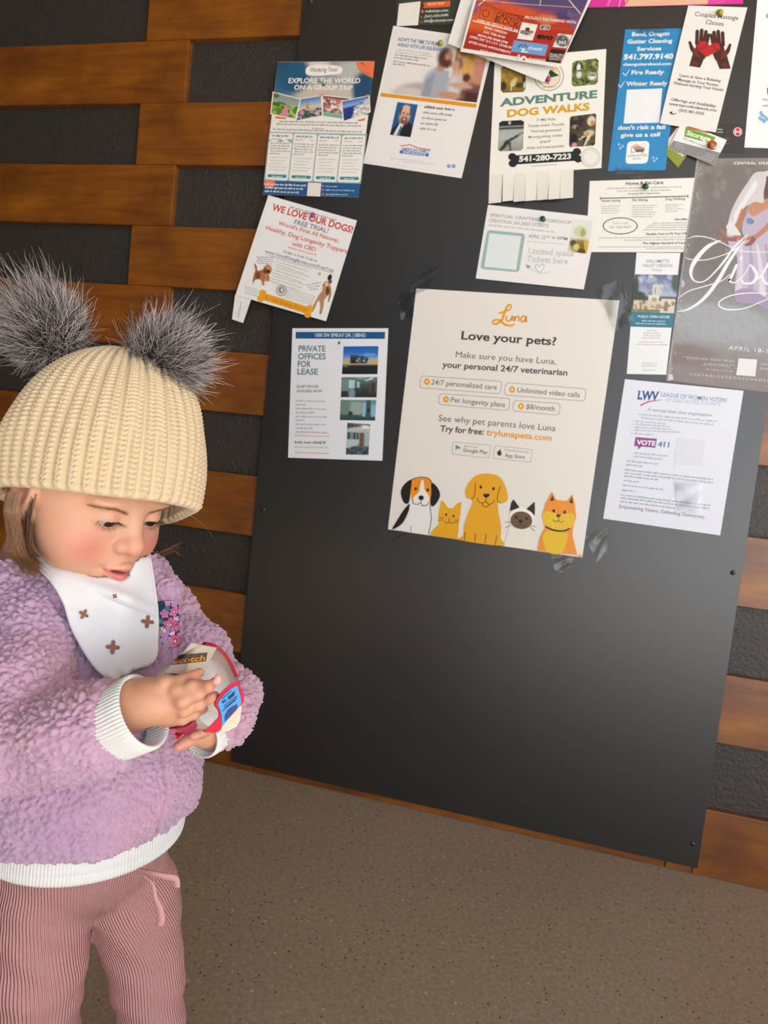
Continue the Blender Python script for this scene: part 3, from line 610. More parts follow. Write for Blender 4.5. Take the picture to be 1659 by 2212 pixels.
for p in ([(1590, 1050), (1600, 1085), (1640, 1110), (1670, 1120)], [(1572, 1105), (1600, 1130), (1660, 1125)], [(1610, 1160), (1630, 1140), (1670, 1130)]): S.stroke(p, [22, 34, 20, 6], '#7fb0da')
S.poly([(1650, 830), (1670, 830), (1670, 900), (1652, 890)], '#5a5552')
S.done('white flyer with light blue splash marks at the right edge of the view')

# dog topper flyer
E7 = (490, 410, 5.352)
S = Sheet('dog_food_flyer', [(480, 62), (1505, 355), (1147, 1520), (100, 1215)], E7, .0016, '#efeeea', grid=(14, 14), curl=lambda u, v: .012 * max(0, .35 - u) + .012 * max(0, v - .5) * (1 - u) + .004 * v)
S.poly([(95, 1215), (280, 1270), (188, 1540), (60, 1497)], '#ebe9e4'); S.poly([(480, 62), (470, 160), (430, 300), (380, 470), (330, 610), (395, 520)], '#e9e8e3'); S.stroke([(165, 1290), (130, 1480)], 16, '#c9c8c4', False)
S.greek((725, 208), (1270, 362), 30, '#a6a29e', 0, 4)
RD, BL_ = '#d9564a', '#4f648f'
S.text('WE LOVE OUR DOGS!', (515, 232), (1445, 500), 80, '#d4433c', .03); S.text('FREE TRIAL!', (775, 395), (1165, 500), 56, BL_, .008)
S.text("World's First All Natural,", (592, 402), (1290, 610), 46, RD, .014); S.text('Healthy, Dog Longevity Toppers', (450, 458), (1385, 735), 52, RD, .014); S.text('with CBD', (750, 640), (1020, 712), 50, RD, .014)
S.greek((705, 668), (1030, 760), 20, '#d98a80'); S.text("Order a Free Trial at:", (648, 722), (1045, 838), 30, '#5a6b92', .004, 0, True); S.text('www.GoodDawgBones.com/FreeTrial', (440, 722), (1225, 950), 34, '#52678f', .01); S.stroke([(440, 738), (1225, 962)], 5, '#7f8fb0', False)
for i in range(4): S.greek((340 + (i % 2) * 12, 782 + i * 22), (552 - (i % 2) * 20, 790 + i * 26), 18, '#7d8bab', i)
for i in range(9):
    x0 = 575 - i * 10; y0 = 800 + i * 32; S.greek((x0, y0), (x0 + 400 - (i % 3) * 30, y0 + 115), 15, '#b3b0ab', i)
for i in range(3): S.greek((920 + i * 18, 1106 + i * 24), (1095 - i * 20, 1075 + i * 40), 18, '#8492b0', i)
for i in range(4): S.greek((215 - i * 4, 1120 + i * 24), (370 - i * 4, 1165 + i * 24), 14, '#bdbab5', i)
for i in range(5): S.greek((705 - i * 5, 1150 + i * 24), (1020 - i * 5, 1242 + i * 24), 14, '#bdbab5', i)
A, B_, C_ = '#a8683a', '#7d4824', '#c98a54'
S.poly([(315, 850), (345, 880), (360, 935), (430, 930), (440, 1090), (400, 1090), (395, 1040), (330, 1040), (305, 1085), (295, 1070), (318, 960), (330, 930)], A, True); S.ell((470, 925), 52, 60, C_, .2); S.ell((440, 945), 22, 46, B_, .2); S.ell((478, 945), 24, 22, '#4a2c20'); S.ell((360, 990), 30, 40, B_); S.ell((418, 1010), 30, 52, '#b9754a'); S.ell((470, 1020), 26, 40, '#c07a48')
for x in (312, 400, 440): S.ell((x, 1078), 14, 18, '#e3d8cc')
S.poly([(1110, 1090), (1180, 1070), (1190, 1180), (1130, 1270), (1120, 1330), (1095, 1430), (1070, 1430), (1080, 1350), (1060, 1280), (1000, 1400), (975, 1400), (1050, 1240), (1105, 1160)], '#b98a68', True); S.ell((1150, 1110), 38, 55, C_, .2); S.ell((1190, 1015), 24, 40, '#2f2a24', .3); S.ell((1195, 1060), 20, 26, '#6a5240'); S.stroke([(1185, 1110), (1195, 1200), (1175, 1295)], [34, 26, 18], '#b5835e'); S.ell((1165, 1170), 22, 50, '#5c4634'); S.ell((1155, 1090), 14, 22, '#e6d9c9')
S.ell((632, 1165), 62, 64, '#8f8286'); S.ell((632, 1165), 54, 56, '#d9d4d2'); S.ell((632, 1160), 36, 38, '#9a8a88'); S.ell((640, 1160), 14, 24, '#e3dedb'); S.ell((1070, 972), 15, 17, '#a9c43c')
for c in ((415, 1195), (395, 1255), (955, 1375), (935, 1440)): S.ell(c, 42, 40, '#eda31c')
S.poly([(410, 1185), (960, 1360), (940, 1440), (390, 1262)], '#eda31c'); S.text('Good Dawg Bones', (440, 1262), (925, 1408), 44, '#cf7f18', .008)
S.done('tilted dog food trial flyer with red headline, overhanging the left edge of the board')

# crafting workshop flyer
E8 = (1010, 370, 5.53)
S = Sheet('workshop_flyer', [(245, 400), (1562, 545), (1388, 1412), (97, 1280)], E8, .0034, '#eceae6')
TG = '#9aa3a2'
S.text('SPIRITUAL CRAFTING WORKSHOP', (265, 540), (1240, 632), 40, TG, .008, 0, True); S.text('CREATING SACRED SCENTS', (252, 602), (965, 672), 40, TG, .008, 0, True); S.greek((250, 650), (1040, 735), 30, '#bcc0bd', 0, 4)
S.rr([(235, 700), (690, 745), (615, 1208), (150, 1165)], 44, '#9db9b6'); S.poly([(262, 740), (642, 776), (580, 1178), (200, 1140)], '#dfe8e6')
S.text('APRIL 25', (720, 792), (930, 812), 44, '#9aa09e', .008, 0, True); S.text('th', (938, 790), (985, 794), 24, '#9aa09e', .008, 0, True); S.text('6-8PM', (1010, 808), (1195, 826), 42, '#9aa09e', .008, 0, True); S.greek((712, 842), (1165, 875), 18, '#bcc0bd')
S.text('Limited space', (718, 980), (1262, 1018), 74, '#c3c9c9', .008, 0, True); S.text('Tickets here', (705, 1076), (1192, 1110), 74, '#c3c9c9', .008, 0, True)
S.stroke([(995, 1195), (900, 1220), (800, 1195), (730, 1150)], 7, '#b9c5c6'); S.poly([(690, 1110), (758, 1132), (718, 1170)], '#8fa9ad')
S.stroke([(860, 1140), (830, 1112), (808, 1140), (825, 1180), (868, 1205), (900, 1170), (915, 1125), (885, 1110), (860, 1140)], 9, '#b9c3c4')
S.photo([(1258, 570), (1502, 592), (1425, 985), (1195, 960)], [('g', [(0, '#e3e4dc'), (.5, '#dfe0d4'), (.62, '#cfcaa8'), (1, '#d8d4c0')]), ('e', .45, .35, .3, .16, '#ccd0a8'), ('e', .62, .38, .14, .14, '#a9ae62'), ('e', .78, .18, .16, .14, '#dce2dc'), ('e', .5, .8, .42, .2, '#94823c'), ('e', .75, .85, .22, .24, '#8c6d1c'), ('p', [(.72, .64), (1, .62), (.95, 1), (.8, .8)], '#cfae3c'), ('e', .2, .72, .16, .1, '#4d5030'), ('e', .4, .84, .16, .1, '#d6c680'), ('e', .7, .95, .2, .08, '#5a4a22')], (30, 36))
S.done('pale crafting workshop flyer with a grey-green square, green pin at its top')

# home and pet care notice
E9 = (1260, 340, 4.158)
S = Sheet('pet_care_notice', [(58, 212), (1000, 183), (900, 852), (20, 850)], E9, .0018, '#eeede6')
S.text('Home & Pet Care', (382, 248), (718, 238), 30, '#403e3a', .02)
lines(S, [((208, 285), (885, 268)), ((300, 308), (790, 298)), ], 14, '#a5a29c'); S.text('Accepting New Clients Now', (398, 334), (690, 328), 17, '#5a5854', .01)
S.stroke([(155, 368), (940, 348)], 8, '#3c3a36', False)
for x, y in ((155, 368), (940, 348)): S.stroke([(x, y - 14), (x, y + 14)], 6, '#3c3a36', False)
S.text('House Sitting', (165, 400), (332, 396), 22, '#55534e', .014); S.text('Pet Sitting', (438, 394), (578, 390), 22, '#55534e', .014); S.text('Dog Walking', (738, 384), (915, 380), 22, '#55534e', .014)
for i in range(4): S.greek((160, 442 + i * 20), (332 - 20 * (i % 2), 440 + i * 20), 11, '#b0ada6', i)
for i in range(6): S.greek((438, 436 + i * 20), (665 - 20 * (i % 3), 434 + i * 20), 11, '#b0ada6', i)
for i in range(4): S.greek((738, 428 + i * 20), (905 - 50 * (i % 2), 426 + i * 20), 11, '#b0ada6', i)
S.ell((332, 615), 158, 77, '#6a6a68'); S.ell((332, 615), 148, 68, '#edece5'); S.text('Text or Call:', (262, 600), (405, 598), 22, '#9a9890', .002); S.text('541-306-8669', (232, 638), (428, 634), 22, '#9a9890', .002)
S.text('We Offer:', (820, 566), (938, 562), 18, '#4a4844', .02)
for i in range(4): S.greek((620 - i * 28, 594 + i * 20), (938, 590 + i * 21), 11, '#b0ada6', i)
S.text('Flexible Care to Fit Your Life', (565, 698), (932, 690), 20, '#4a4844', .014); S.text('The Highest Standard of Care', (532, 780), (920, 776), 20, '#4a4844', .014)
lines(S, [((140, 728), (930, 718)), ((370, 748), (928, 740)), ((140, 808), (915, 806)), ((565, 824), (912, 822))], 11, '#b0ada6')
for i in range(2): S.greek((125 + i * 30, 710), (125 + i * 30, 635), 14, '#a5a29c', i)
S.done('white home and pet care notice with an oval ring, green pin at top')

# open house card
S = Sheet('open_house_card', [(478, 855), (872, 858), (745, 1952), (390, 1945)], E9, .0012, '#edeeec', m=GLOSSY)
S.text('WILLAMETTE', (560, 945), (772, 944), 28, '#7f98a4', .008, 0, True); S.text('VALLEY OREGON', (528, 983), (800, 985), 28, '#7f98a4', .008, 0, True); S.text('Temple', (612, 1020), (705, 1020), 24, '#8b8f92', 0, .3)
S.photo([(465, 1050), (860, 1055), (820, 1400), (428, 1385)], [('g', [(0, '#5f6f98'), (.3, '#8f99b8'), (.55, '#b3b8c6'), (.6, '#3f4c3a'), (.9, '#4a5a36'), (1, '#8a8f58')]), ('s', 0, .05, 1, .5, 40, .06, ['#a7afc6', '#7f8aac', '#c6cad6', '#98a2c0']), ('e', .02, .4, .1, .4, '#3c483c'), ('e', .98, .15, .14, .3, '#4d5a55'), ('e', .1, .55, .2, .1, '#3b4636'), ('r', .44, .26, .55, .7, '#d9d0bc'), ('p', [(.45, .28), (.5, .2), (.54, .28)], '#c7bda8'), ('r', .48, .34, .51, .5, '#8f8a7c'), ('r', .36, .55, .62, .8, '#e0d8c4'), ('r', .05, .68, .95, .94, '#d3c6ae'), ('r', .66, .64, .98, 1, '#ddd2bd'), ('s', .05, .72, .95, .92, 18, .04, ['#a8977c', '#8f8068']), ('r', .74, .74, .84, .96, '#8f8066'), ('r', .2, .74, .24, .92, '#9a8a70'), ('e', .5, .66, .06, .05, '#a3977f')], (40, 34))
S.poly([(428, 1385), (820, 1400), (805, 1530), (412, 1520)], '#33788f'); S.text('PUBLIC OPEN HOUSE', (490, 1438), (775, 1444), 22, '#dfe8ea', .014); S.greek((525, 1472), (735, 1478), 16, '#b9d0d8'); S.greek((470, 1496), (752, 1504), 16, '#b9d0d8')
lines(S, [((572, 1560), (668, 1560)), ((538, 1582), (702, 1584)), ((540, 1604), (700, 1606)), ((528, 1626), (698, 1628)), ((498, 1662), (722, 1664)), ((470, 1682), (755, 1688)), ((525, 1852), (668, 1854)), ((522, 1874), (660, 1876)), ((532, 1914), (650, 1916))], 12, '#b3b5b4')
S.done('narrow open house card showing a white church under a blue sky')

# ballet poster
S = Sheet('ballet_poster', [(1025, 10), (2200, 0), (2080, 2160), (745, 2005)], E9, .001, '#85807b', m=GLOSSY, grid=(20, 20))
def Q(u, v): return (1025 + u * 1175 - v * (280 + 0 * u) + u * v * 160, 10 + v * 1995 + u * v * 165 - u * 10)
S.photo([Q(0.0, 0.0), Q(1, 0), Q(1, 1), Q(0, 1)], [('g', [(0, '#8a8580'), (.25, '#7f7a76'), (.5, '#827d7a'), (.62, '#8a8a8a'), (.8, '#9a9b9c'), (.86, '#8d8683'), (1, '#857a77')]), ('e', .35, .12, .3, .1, '#79736e'), ('e', .2, .35, .16, .2, '#78716c'), ('e', .3, .72, .35, .08, '#a2a4a6'), ('e', .12, .88, .2, .05, '#85746f'), ('e', .2, .96, .3, .04, '#8c7f7c'), ('s', 0, .05, .5, .5, 40, .02, ['#86817c', '#74706b']), ('n', .035)], (60, 80))
S.poly([(1020, 10), (1045, 10), (1010, 200), (925, 800), (830, 1500), (775, 2008), (745, 2005)], '#a09b97')
rng = random.Random(3)
for i in range(26):
    t = rng.random(); x = 1035 - 275 * t + rng.uniform(0, 26); y = 20 + 1950 * t; S.stroke([(x, y), (x + rng.uniform(-8, 30), y + rng.uniform(4, 40))], rng.uniform(2, 5), '#cfcbc8', False)
S.poly([(772, 1945), (800, 1950), (810, 1995), (765, 2005)], '#dcd3d6'); S.poly([(890, 1090), (915, 1130), (900, 1165), (880, 1160)], '#cdb9d2')
S.text('CENTRAL OREGON', (1352, 62), (1760, 62), 22, '#f2f0ee', .03, 0, False, 1.3)
V1, V2, SK = '#d9d4d4', '#c3b8c9', '#b07a5c'
S.poly([(1290, 640), (1330, 480), (1400, 340), (1480, 220), (1540, 140), (1620, 128), (1700, 140), (1700, 420), (1560, 420), (1460, 440), (1390, 560), (1300, 700)], '#cfcac9', True)
S.poly([(1360, 500), (1420, 400), (1480, 300), (1540, 210), (1560, 260), (1470, 400), (1400, 500), (1350, 620)], '#e3dfde', True)
S.poly([(1650, 170), (1720, 170), (1720, 420), (1640, 410), (1620, 330), (1640, 220)], '#6b4a3c', True)
S.poly([(1475, 440), (1540, 400), (1610, 410), (1640, 370), (1700, 380), (1700, 520), (1560, 540), (1470, 500)], '#c08a66', True)
S.poly([(1460, 470), (1520, 530), (1600, 490), (1660, 460), (1720, 470), (1720, 700), (1560, 760), (1440, 700), (1430, 600)], '#b9aec2', True)
S.poly([(1300, 690), (1420, 720), (1540, 700), (1720, 690), (1720, 1400), (1640, 1340), (1560, 1300), (1380, 1300), (1360, 1180), (1380, 900), (1320, 820)], '#bdb3c4', True)
for x0, x1, c in ((1420, 1390, '#d3cad8'), (1500, 1500, '#a99fb6'), (1560, 1610, '#d8d0dc'), (1640, 1680, '#a69cb2')): S.stroke([(x0, 780), ((x0 + x1) / 2 + 10, 1000), (x1, 1250)], [18, 40, 60], c)
S.poly([(1370, 1200), (1500, 1180), (1640, 1260), (1720, 1300), (1720, 1400), (1560, 1320), (1380, 1300)], '#a492ad', True)
S.stroke([(1450, 470), (1400, 600), (1370, 720)], [60, 50, 40], SK); S.stroke([(1370, 715), (1440, 730), (1540, 715)], [36, 40, 30], SK); S.stroke([(1380, 735), (1280, 735), (1180, 735)], [44, 30, 8], '#9a5f4c'); S.stroke([(1290, 735), (1240, 690), (1190, 640)], [30, 18, 5], '#9a5f4c'); S.stroke([(1270, 700), (1235, 672)], 12, '#a86a54')
S.stroke([(1540, 720), (1500, 770), (1450, 790)], [44, 40, 14], '#8f5544'); S.stroke([(1700, 560), (1640, 640), (1540, 720)], [50, 46, 40], '#b88062')
S.poly([(1465, 550), (1500, 540), (1535, 570), (1510, 605), (1470, 590)], '#6f8ab4'); S.ell((1520, 580), 12, 14, '#4f8a6a'); S.poly([(1280, 620), (1330, 560), (1420, 700), (1310, 700)], '#ded9da')
CW = '#f1eeee'
S.stroke([(940, 730), (1010, 708), (1120, 720), (1240, 765), (1400, 835), (1560, 850), (1720, 850)], [5, 9, 9, 8, 8, 6, 5], CW)
S.stroke([(1480, 700), (1420, 780), (1300, 860), (1100, 920), (960, 915), (915, 895)], [5, 7, 8, 8, 7, 4], CW)
S.stroke([(1235, 745), (1120, 800), (1010, 920), (965, 1030), (1000, 1110), (1090, 1110), (1200, 1010), (1290, 900), (1360, 800), (1480, 690)], [10, 34, 40, 30, 12, 10, 14, 22, 16, 6], CW)
S.stroke([(1400, 800), (1300, 950), (1200, 1120), (1080, 1270), (950, 1360), (850, 1385)], [20, 30, 34, 30, 18, 6], CW)
S.stroke([(850, 1265), (950, 1200), (1100, 1155), (1240, 1110), (1320, 1050)], [5, 9, 9, 8, 7], CW)
S.stroke([(1320, 1090), (1300, 1105), (1330, 1070), (1380, 960)], [12, 22, 26, 22], CW); S.stroke([(1310, 1110), (1360, 1125), (1440, 1060), (1500, 960)], [20, 10, 8, 8], CW); S.ell((1416, 905), 14, 16, CW)
S.stroke([(1500, 960), (1530, 1000), (1560, 1060), (1520, 1125), (1440, 1130), (1425, 1100)], [8, 26, 30, 24, 14, 18], CW); S.stroke([(1520, 1125), (1600, 1060), (1660, 960), (1720, 900)], [8, 12, 26, 20], CW); S.stroke([(1600, 1060), (1640, 1130), (1720, 1120)], [18, 24, 10], CW)
S.stroke([(1720, 1225), (1500, 1218), (1330, 1240), (1230, 1290), (1225, 1340), (1310, 1368), (1450, 1355), (1590, 1300), (1720, 1240)], [6, 8, 10, 12, 14, 12, 10, 8, 5], CW)
S.text('APRIL 18-19', (1300, 1725), (1700, 1762), 38, '#efecea', .004, 0, True, 1.15)
S.text('MOUNTAIN VIEW HIGH', (895, 1808), (1355, 1842), 24, '#d3cdc9', .006, 0, True, 1.1); S.text('AUDITORIUM', (1070, 1866), (1352, 1885), 24, '#d3cdc9', .006, 0, True, 1.1); S.greek((1100, 1908), (1340, 1926), 16, '#bfb8b4')
S.poly([(1395, 1805), (1562, 1815), (1545, 1968), (1372, 1955)], '#e4e1de'); S.text('SEA', (1590, 1865), (1680, 1872), 22, '#d3cdc9', .006, 0, True); S.text('INF', (1585, 1905), (1680, 1912), 22, '#d3cdc9', .006, 0, True)
S.text('CENTRALOREGONSCHOOLOFBALLET', (955, 1958), (1900, 2035), 22, '#d9d4d0', .01, 0, False, 1.5)
S.done('large grey ballet poster with a veiled dancer, at the right edge of the view', 'poster')

# large vet poster
EL = (820, 590, 2.9625); EP = (820, 1000, 3.456)
S = Sheet('pet_vet_poster', [(235, 98), (1535, 175), (1297, 1820), (53, 1640)], EL, .0016, '#e9e4da', m=GLOSSY, grid=(14, 18), curl=lambda u, v: .003 * (v * v) * u)
OR, CH = '#eb9f1e', '#3f3c38'
S.stroke([(835, 232), (842, 208), (822, 206), (800, 250), (782, 300), (745, 325), (724, 318), (735, 300), (770, 302), (800, 328), (840, 336), (866, 325)], [9, 12, 14, 16, 16, 13, 12, 12, 13, 15, 13, 8], OR); S.stroke([(760, 258), (800, 246), (838, 232)], [10, 11, 10], OR)
S.stroke([(815, 272), (810, 300), (828, 306), (846, 285), (850, 274), (846, 306)], 11, OR); S.stroke([(866, 276), (860, 308), (866, 290), (884, 276), (894, 286), (888, 310)], 11, OR); S.stroke([(938, 282), (918, 276), (904, 296), (914, 312), (930, 300), (940, 280), (934, 306), (946, 308)], 11, OR)
S.text('Love your pets?', (516, 422), (1128, 462), 54, CH, .022, 0, True)
S.text('Make sure you have Luna,', (486, 538), (1128, 584), 40, '#5f5b55', 0); S.text('your personal 24/7 veterinarian', (400, 602), (1200, 655), 40, '#4c4944', .022)
LB = '#e9e4da'
for q, c, t, a, b in (([(262, 655), (785, 690), (775, 775), (252, 735)], (303, 695), '24/7 personalized care', (330, 712), (748, 746)), ([(805, 698), (1325, 738), (1315, 822), (795, 782)], (848, 745), 'Unlimited video calls', (880, 762), (1280, 795)), ([(382, 768), (838, 800), (828, 882), (374, 842)], (425, 808), 'Pet longevity plans', (455, 825), (802, 858)), ([(858, 812), (1160, 832), (1150, 912), (848, 884)], (905, 852), '$8/month', (936, 868), (1120, 884))):
    S.rr(q, 24, None, 5, ) if False else S.rr(q, 24, '#b5b0a7'); cc = np.mean(q, 0); S.rr([tuple(np.array(p) + np.sign(cc - np.array(p)) * 5) for p in q], 21, LB)
    S.ell(c, 19, 21, OR); S.ell(c, 8, 9, '#f3d9a0'); S.text(t, a, b, 34, '#77736c', .012)
S.text('See why pet parents love Luna', (376, 945), (1125, 1012), 42, '#6a665f', 0); S.text('Try for free:', (386, 1012), (665, 1034), 40, '#4c4944', .022); S.text('trylunapets.com', (682, 1036), (1100, 1074), 40, OR, .018)
for q in ([(470, 1078), (712, 1100), (702, 1185), (462, 1160)], [(735, 1102), (978, 1128), (968, 1212), (725, 1188)]): S.rr(q, 12, '#b9b4ab'); cc = np.mean(q, 0); S.rr([tuple(np.array(p) + np.sign(cc - np.array(p)) * 4) for p in q], 10, LB)
S.poly([(486, 1098), (506, 1108), (486, 1138)], '#4a8fd0'); S.poly([(486, 1098), (522, 1118), (504, 1126)], '#4aa86a'); S.poly([(522, 1118), (504, 1128), (486, 1140)], '#d9503c'); S.text('GET IT ON', (538, 1112), (622, 1120), 12, '#8b877f', .01); S.text('Google Play', (534, 1142), (690, 1158), 24, '#5f5b55', .012)
S.ell((767, 1152), 15, 17, '#3a3733'); S.stroke([(768, 1136), (774, 1126)], 6, '#3a3733', False); S.ell((783, 1148), 5, 6, LB); S.text('Download on the', (802, 1136), (955, 1152), 12, '#8b877f', .01); S.text('App Store', (800, 1176), (928, 1188), 24, '#5f5b55', .012)
S.fx, S.fy, S.fs = EP
BK = '#201c1a'; WHT = '#eceae6'; YL = '#e8a918'; O2 = '#ee931c'
# beagle
S.poly([(225, 305), (220, 350), (170, 450), (95, 495), (130, 430), (180, 350)], BK, True); S.poly([(228, 290), (375, 290), (385, 420), (365, 535), (112, 503), (165, 465), (215, 400)], WHT)
S.stroke([(375, 310), (385, 420), (365, 535)], 5, BK); S.stroke([(232, 470), (234, 518)], 4, BK, False)
S.poly([(232, 130), (300, 106), (365, 112), (395, 160), (385, 270), (350, 318), (300, 320), (250, 290), (230, 220)], O2, True); S.poly([(310, 130), (328, 128), (335, 200), (372, 250), (372, 290), (345, 318), (300, 318), (255, 300), (248, 262), (295, 215)], WHT)
S.poly([(238, 125), (232, 200), (220, 290), (195, 305), (172, 280), (158, 215), (185, 160)], BK, True); S.poly([(388, 150), (430, 180), (452, 240), (425, 300), (395, 325), (378, 300), (385, 230)], BK, True)
S.stroke([(238, 125), (300, 106), (360, 114), (392, 150)], 5, BK); S.ell((310, 260), 20, 18, BK); S.ell((270, 193), 9, 13, BK, .2); S.ell((360, 202), 9, 13, BK, .2); S.stroke([(248, 268), (250, 300), (280, 308), (306, 296), (310, 275)], 5, BK); S.stroke([(306, 296), (325, 318), (358, 310), (368, 290)], 5, BK)
# small cat
S.poly([(460, 278), (480, 290), (510, 335), (548, 338), (580, 300), (612, 292), (605, 380), (592, 440), (590, 500), (580, 570), (372, 540), (400, 500), (440, 460), (440, 380)], YL)
for x, y in ((497, 386), (552, 397)): S.ell((x, y), 8, 9, BK)
S.stroke([(485, 435), (505, 450), (520, 440), (535, 452), (560, 445)], 4, BK); S.stroke([(520, 410), (520, 440)], 5, BK, False)
for a, b in (((438, 412), (480, 410)), ((436, 428), (478, 424)), ((556, 424), (598, 430)), ((556, 438), (592, 448))): S.stroke([a, b], 3.5, BK, False)
# golden dog
S.poly([(640, 210), (665, 150), (720, 95), (800, 78), (880, 95), (925, 140), (958, 240), (945, 290), (905, 302), (885, 300), (890, 380), (908, 470), (905, 560), (915, 618), (598, 575), (625, 540), (630, 470), (660, 380), (692, 300), (680, 270), (650, 262)], YL, True)
S.poly([(598, 575), (630, 545), (905, 570), (915, 619)], YL)
S.stroke([(714, 145), (712, 220), (700, 262), (680, 272)], 5, BK); S.stroke([(903, 168), (882, 240), (880, 280), (905, 302)], 5, BK)
S.ell((755, 180), 10, 12, BK); S.ell((850, 192), 10, 12, BK); S.poly([(775, 232), (820, 232), (815, 250), (795, 260), (778, 250)], BK, True); S.stroke([(730, 258), (742, 292), (770, 298), (792, 285), (795, 262)], 5, BK); S.stroke([(792, 285), (815, 308), (845, 300), (858, 276)], 5, BK); S.stroke([(765, 300), (775, 322), (800, 328), (820, 308)], 5, BK)
for a, b in (((638, 515), (634, 578)), ((716, 525), (712, 590)), ((797, 532), (785, 600)), ((877, 540), (862, 612))): S.stroke([a, b], 5, BK, False)
# siamese
S.poly([(965, 480), (1130, 490), (1148, 652), (928, 622)], '#ebe6d6'); S.ell((1060, 410), 92, 78, '#f2f0ec', .08)
S.poly([(1000, 272), (1045, 332), (1015, 345), (972, 360), (982, 300)], BK); S.poly([(1158, 288), (1160, 340), (1158, 395), (1130, 365), (1095, 345)], BK); S.ell((1058, 428), 82, 66, '#6b5132', .1)
for x, y, r in ((1020, 405, 11), (1098, 415, 11), (1052, 436, 15)): S.ell((x, y), r, r, '#2a2018')
S.stroke([(1030, 468), (1055, 462), (1080, 472)], 4, '#2a2018')
for a, b in (((938, 440), (985, 446)), ((940, 482), (985, 462)), ((1120, 462), (1168, 478)), ((1118, 475), (1158, 508))): S.stroke([a, b], 3.5, '#4a4038', False)
# shiba
S.poly([(1288, 215), (1320, 275), (1400, 285), (1440, 235), (1455, 290), (1468, 400), (1445, 480), (1440, 540), (1478, 690), (1178, 655), (1195, 560), (1235, 480), (1212, 400), (1240, 300)], O2)
S.poly([(1215, 400), (1250, 360), (1310, 380), (1350, 390), (1400, 375), (1450, 385), (1452, 440), (1420, 490), (1330, 505), (1250, 480)], '#e8bf1c', True); S.poly([(1230, 520), (1300, 505), (1400, 525), (1395, 590), (1350, 676), (1260, 668), (1222, 590)], '#e8bf1c', True)
S.stroke([(1238, 475), (1300, 502), (1370, 508), (1420, 490)], 13, BK); S.poly([(1290, 238), (1303, 280), (1270, 285)], '#2f2a20'); S.poly([(1435, 250), (1445, 305), (1415, 295)], '#2f2a20')
S.ell((1300, 357), 11, 12, BK); S.ell((1382, 367), 11, 12, BK); S.ell((1335, 394), 16, 11, BK); S.stroke([(1292, 422), (1310, 438), (1334, 430), (1336, 405)], 5, BK); S.stroke([(1334, 430), (1355, 443), (1376, 432)], 5, BK); S.poly([(1478, 700), (1495, 680), (1512, 690), (1508, 706)], '#eda24a')
S.done('large cream veterinary poster with five cartoon dogs and cats along its foot', 'poster')

# office lease sheet
S = Sheet('office_lease_flyer', [(202, 122), (1525, 122), (1442, 1948), (142, 1905)], (600, 690, 6.381), .001, '#e8e9ec')
S.poly([(247, 172), (1480, 172), (1476, 268), (247, 264)], '#15598c'); S.text('1000 SW EMKAY DR. | BEND', (515, 240), (1210, 240), 50, '#cfdbe6', .02)
for t, y, x1 in (('PRIVATE', 440, 655), ('OFFICES', 548, 660), ('FOR', 652, 455), ('LEASE', 758, 552)): S.text(t, (285 - (y - 440) * .05, y), (x1, y + 2), 84, '#5a7d8c', .022)
S.text('QUIET SPACES', (258, 940), (560, 942), 36, '#6d7277', .02); S.text('AVAILABLE NOW!', (258, 1002), (608, 1004), 36, '#6d7277', .02)
lines(S, [((250, 1128), (655, 1138)), ((250, 1182), (390, 1184)), ((248, 1236), (675, 1244)), ((246, 1290), (510, 1296)), ((244, 1346), (690, 1356)), ((244, 1398), (375, 1400)), ((244, 1452), (655, 1460)), ((244, 1506), (498, 1510)), ((242, 1556), (705, 1572))], 26, '#a0a4a9')
S.stroke([(232, 1600), (715, 1612)], 13, '#e3b489', False); S.stroke([(234, 1834), (708, 1848)], 13, '#dfc07a', False); S.greek((232, 1708), (690, 1714), 42, '#7f8388', 3, 3.6); S.greek((232, 1765), (712, 1774), 22, '#a9adb2')
S.photo([(908, 372), (1388, 368), (1375, 755), (885, 755)], [('g', [(0, '#1c5cb0'), (.25, '#2f72c4'), (.42, '#6fa0d4'), (.44, '#b9a987'), (.64, '#bfae88'), (.68, '#23272c'), (1, '#15181c')]), ('e', .75, .3, .2, .05, '#6f9ed6'), ('p', [(.22, .3), (.72, .38), (.72, .62), (.22, .62)], '#3a4148'), ('s', .4, .42, .7, .6, 14, .03, ['#9fb0bc', '#2a3036', '#7c8c98']), ('r', .24, .42, .38, .6, '#1f2a2c'), ('e', .85, .9, .12, .2, '#20262c'), ('e', .08, .7, .1, .04, '#5a7048')], (36, 30))
S.photo([(880, 795), (1375, 795), (1362, 1075), (870, 1072)], [('g', [(0, '#6d8680'), (.3, '#4c605c'), (.6, '#3b3f3d'), (1, '#2c2a29')]), ('r', .0, .1, .2, .7, '#6f8c86'), ('r', .22, .15, .38, .55, '#b4cdd4'), ('r', .42, .22, .52, .5, '#a4bcc4'), ('e', .3, .8, .09, .25, '#7f929c'), ('p', [(.64, .18), (.85, .02), (.9, .06), (.7, .2)], '#dfe6dc'), ('r', .78, .25, 1, .75, '#575249'), ('r', .84, .32, .92, .8, '#3a332e'), ('e', .55, .04, .15, .08, '#86a0a0')], (36, 24))
S.photo([(868, 1108), (1358, 1112), (1342, 1395), (855, 1388)], [('g', [(0, '#6d8c84'), (.6, '#7f968c'), (.75, '#3a5652'), (1, '#2c4644')]), ('r', .3, .1, .6, .72, '#95a89e'), ('r', .62, .15, .72, .82, '#8fb8dc'), ('r', .74, .0, .86, .85, '#3a5a60'), ('r', .88, .25, 1, .8, '#86b4cc'), ('e', .28, .66, .08, .1, '#26302e'), ('e', .8, .5, .05, .12, '#20302f'), ('r', 0, 0, .24, .72, '#6b857c')], (36, 24))
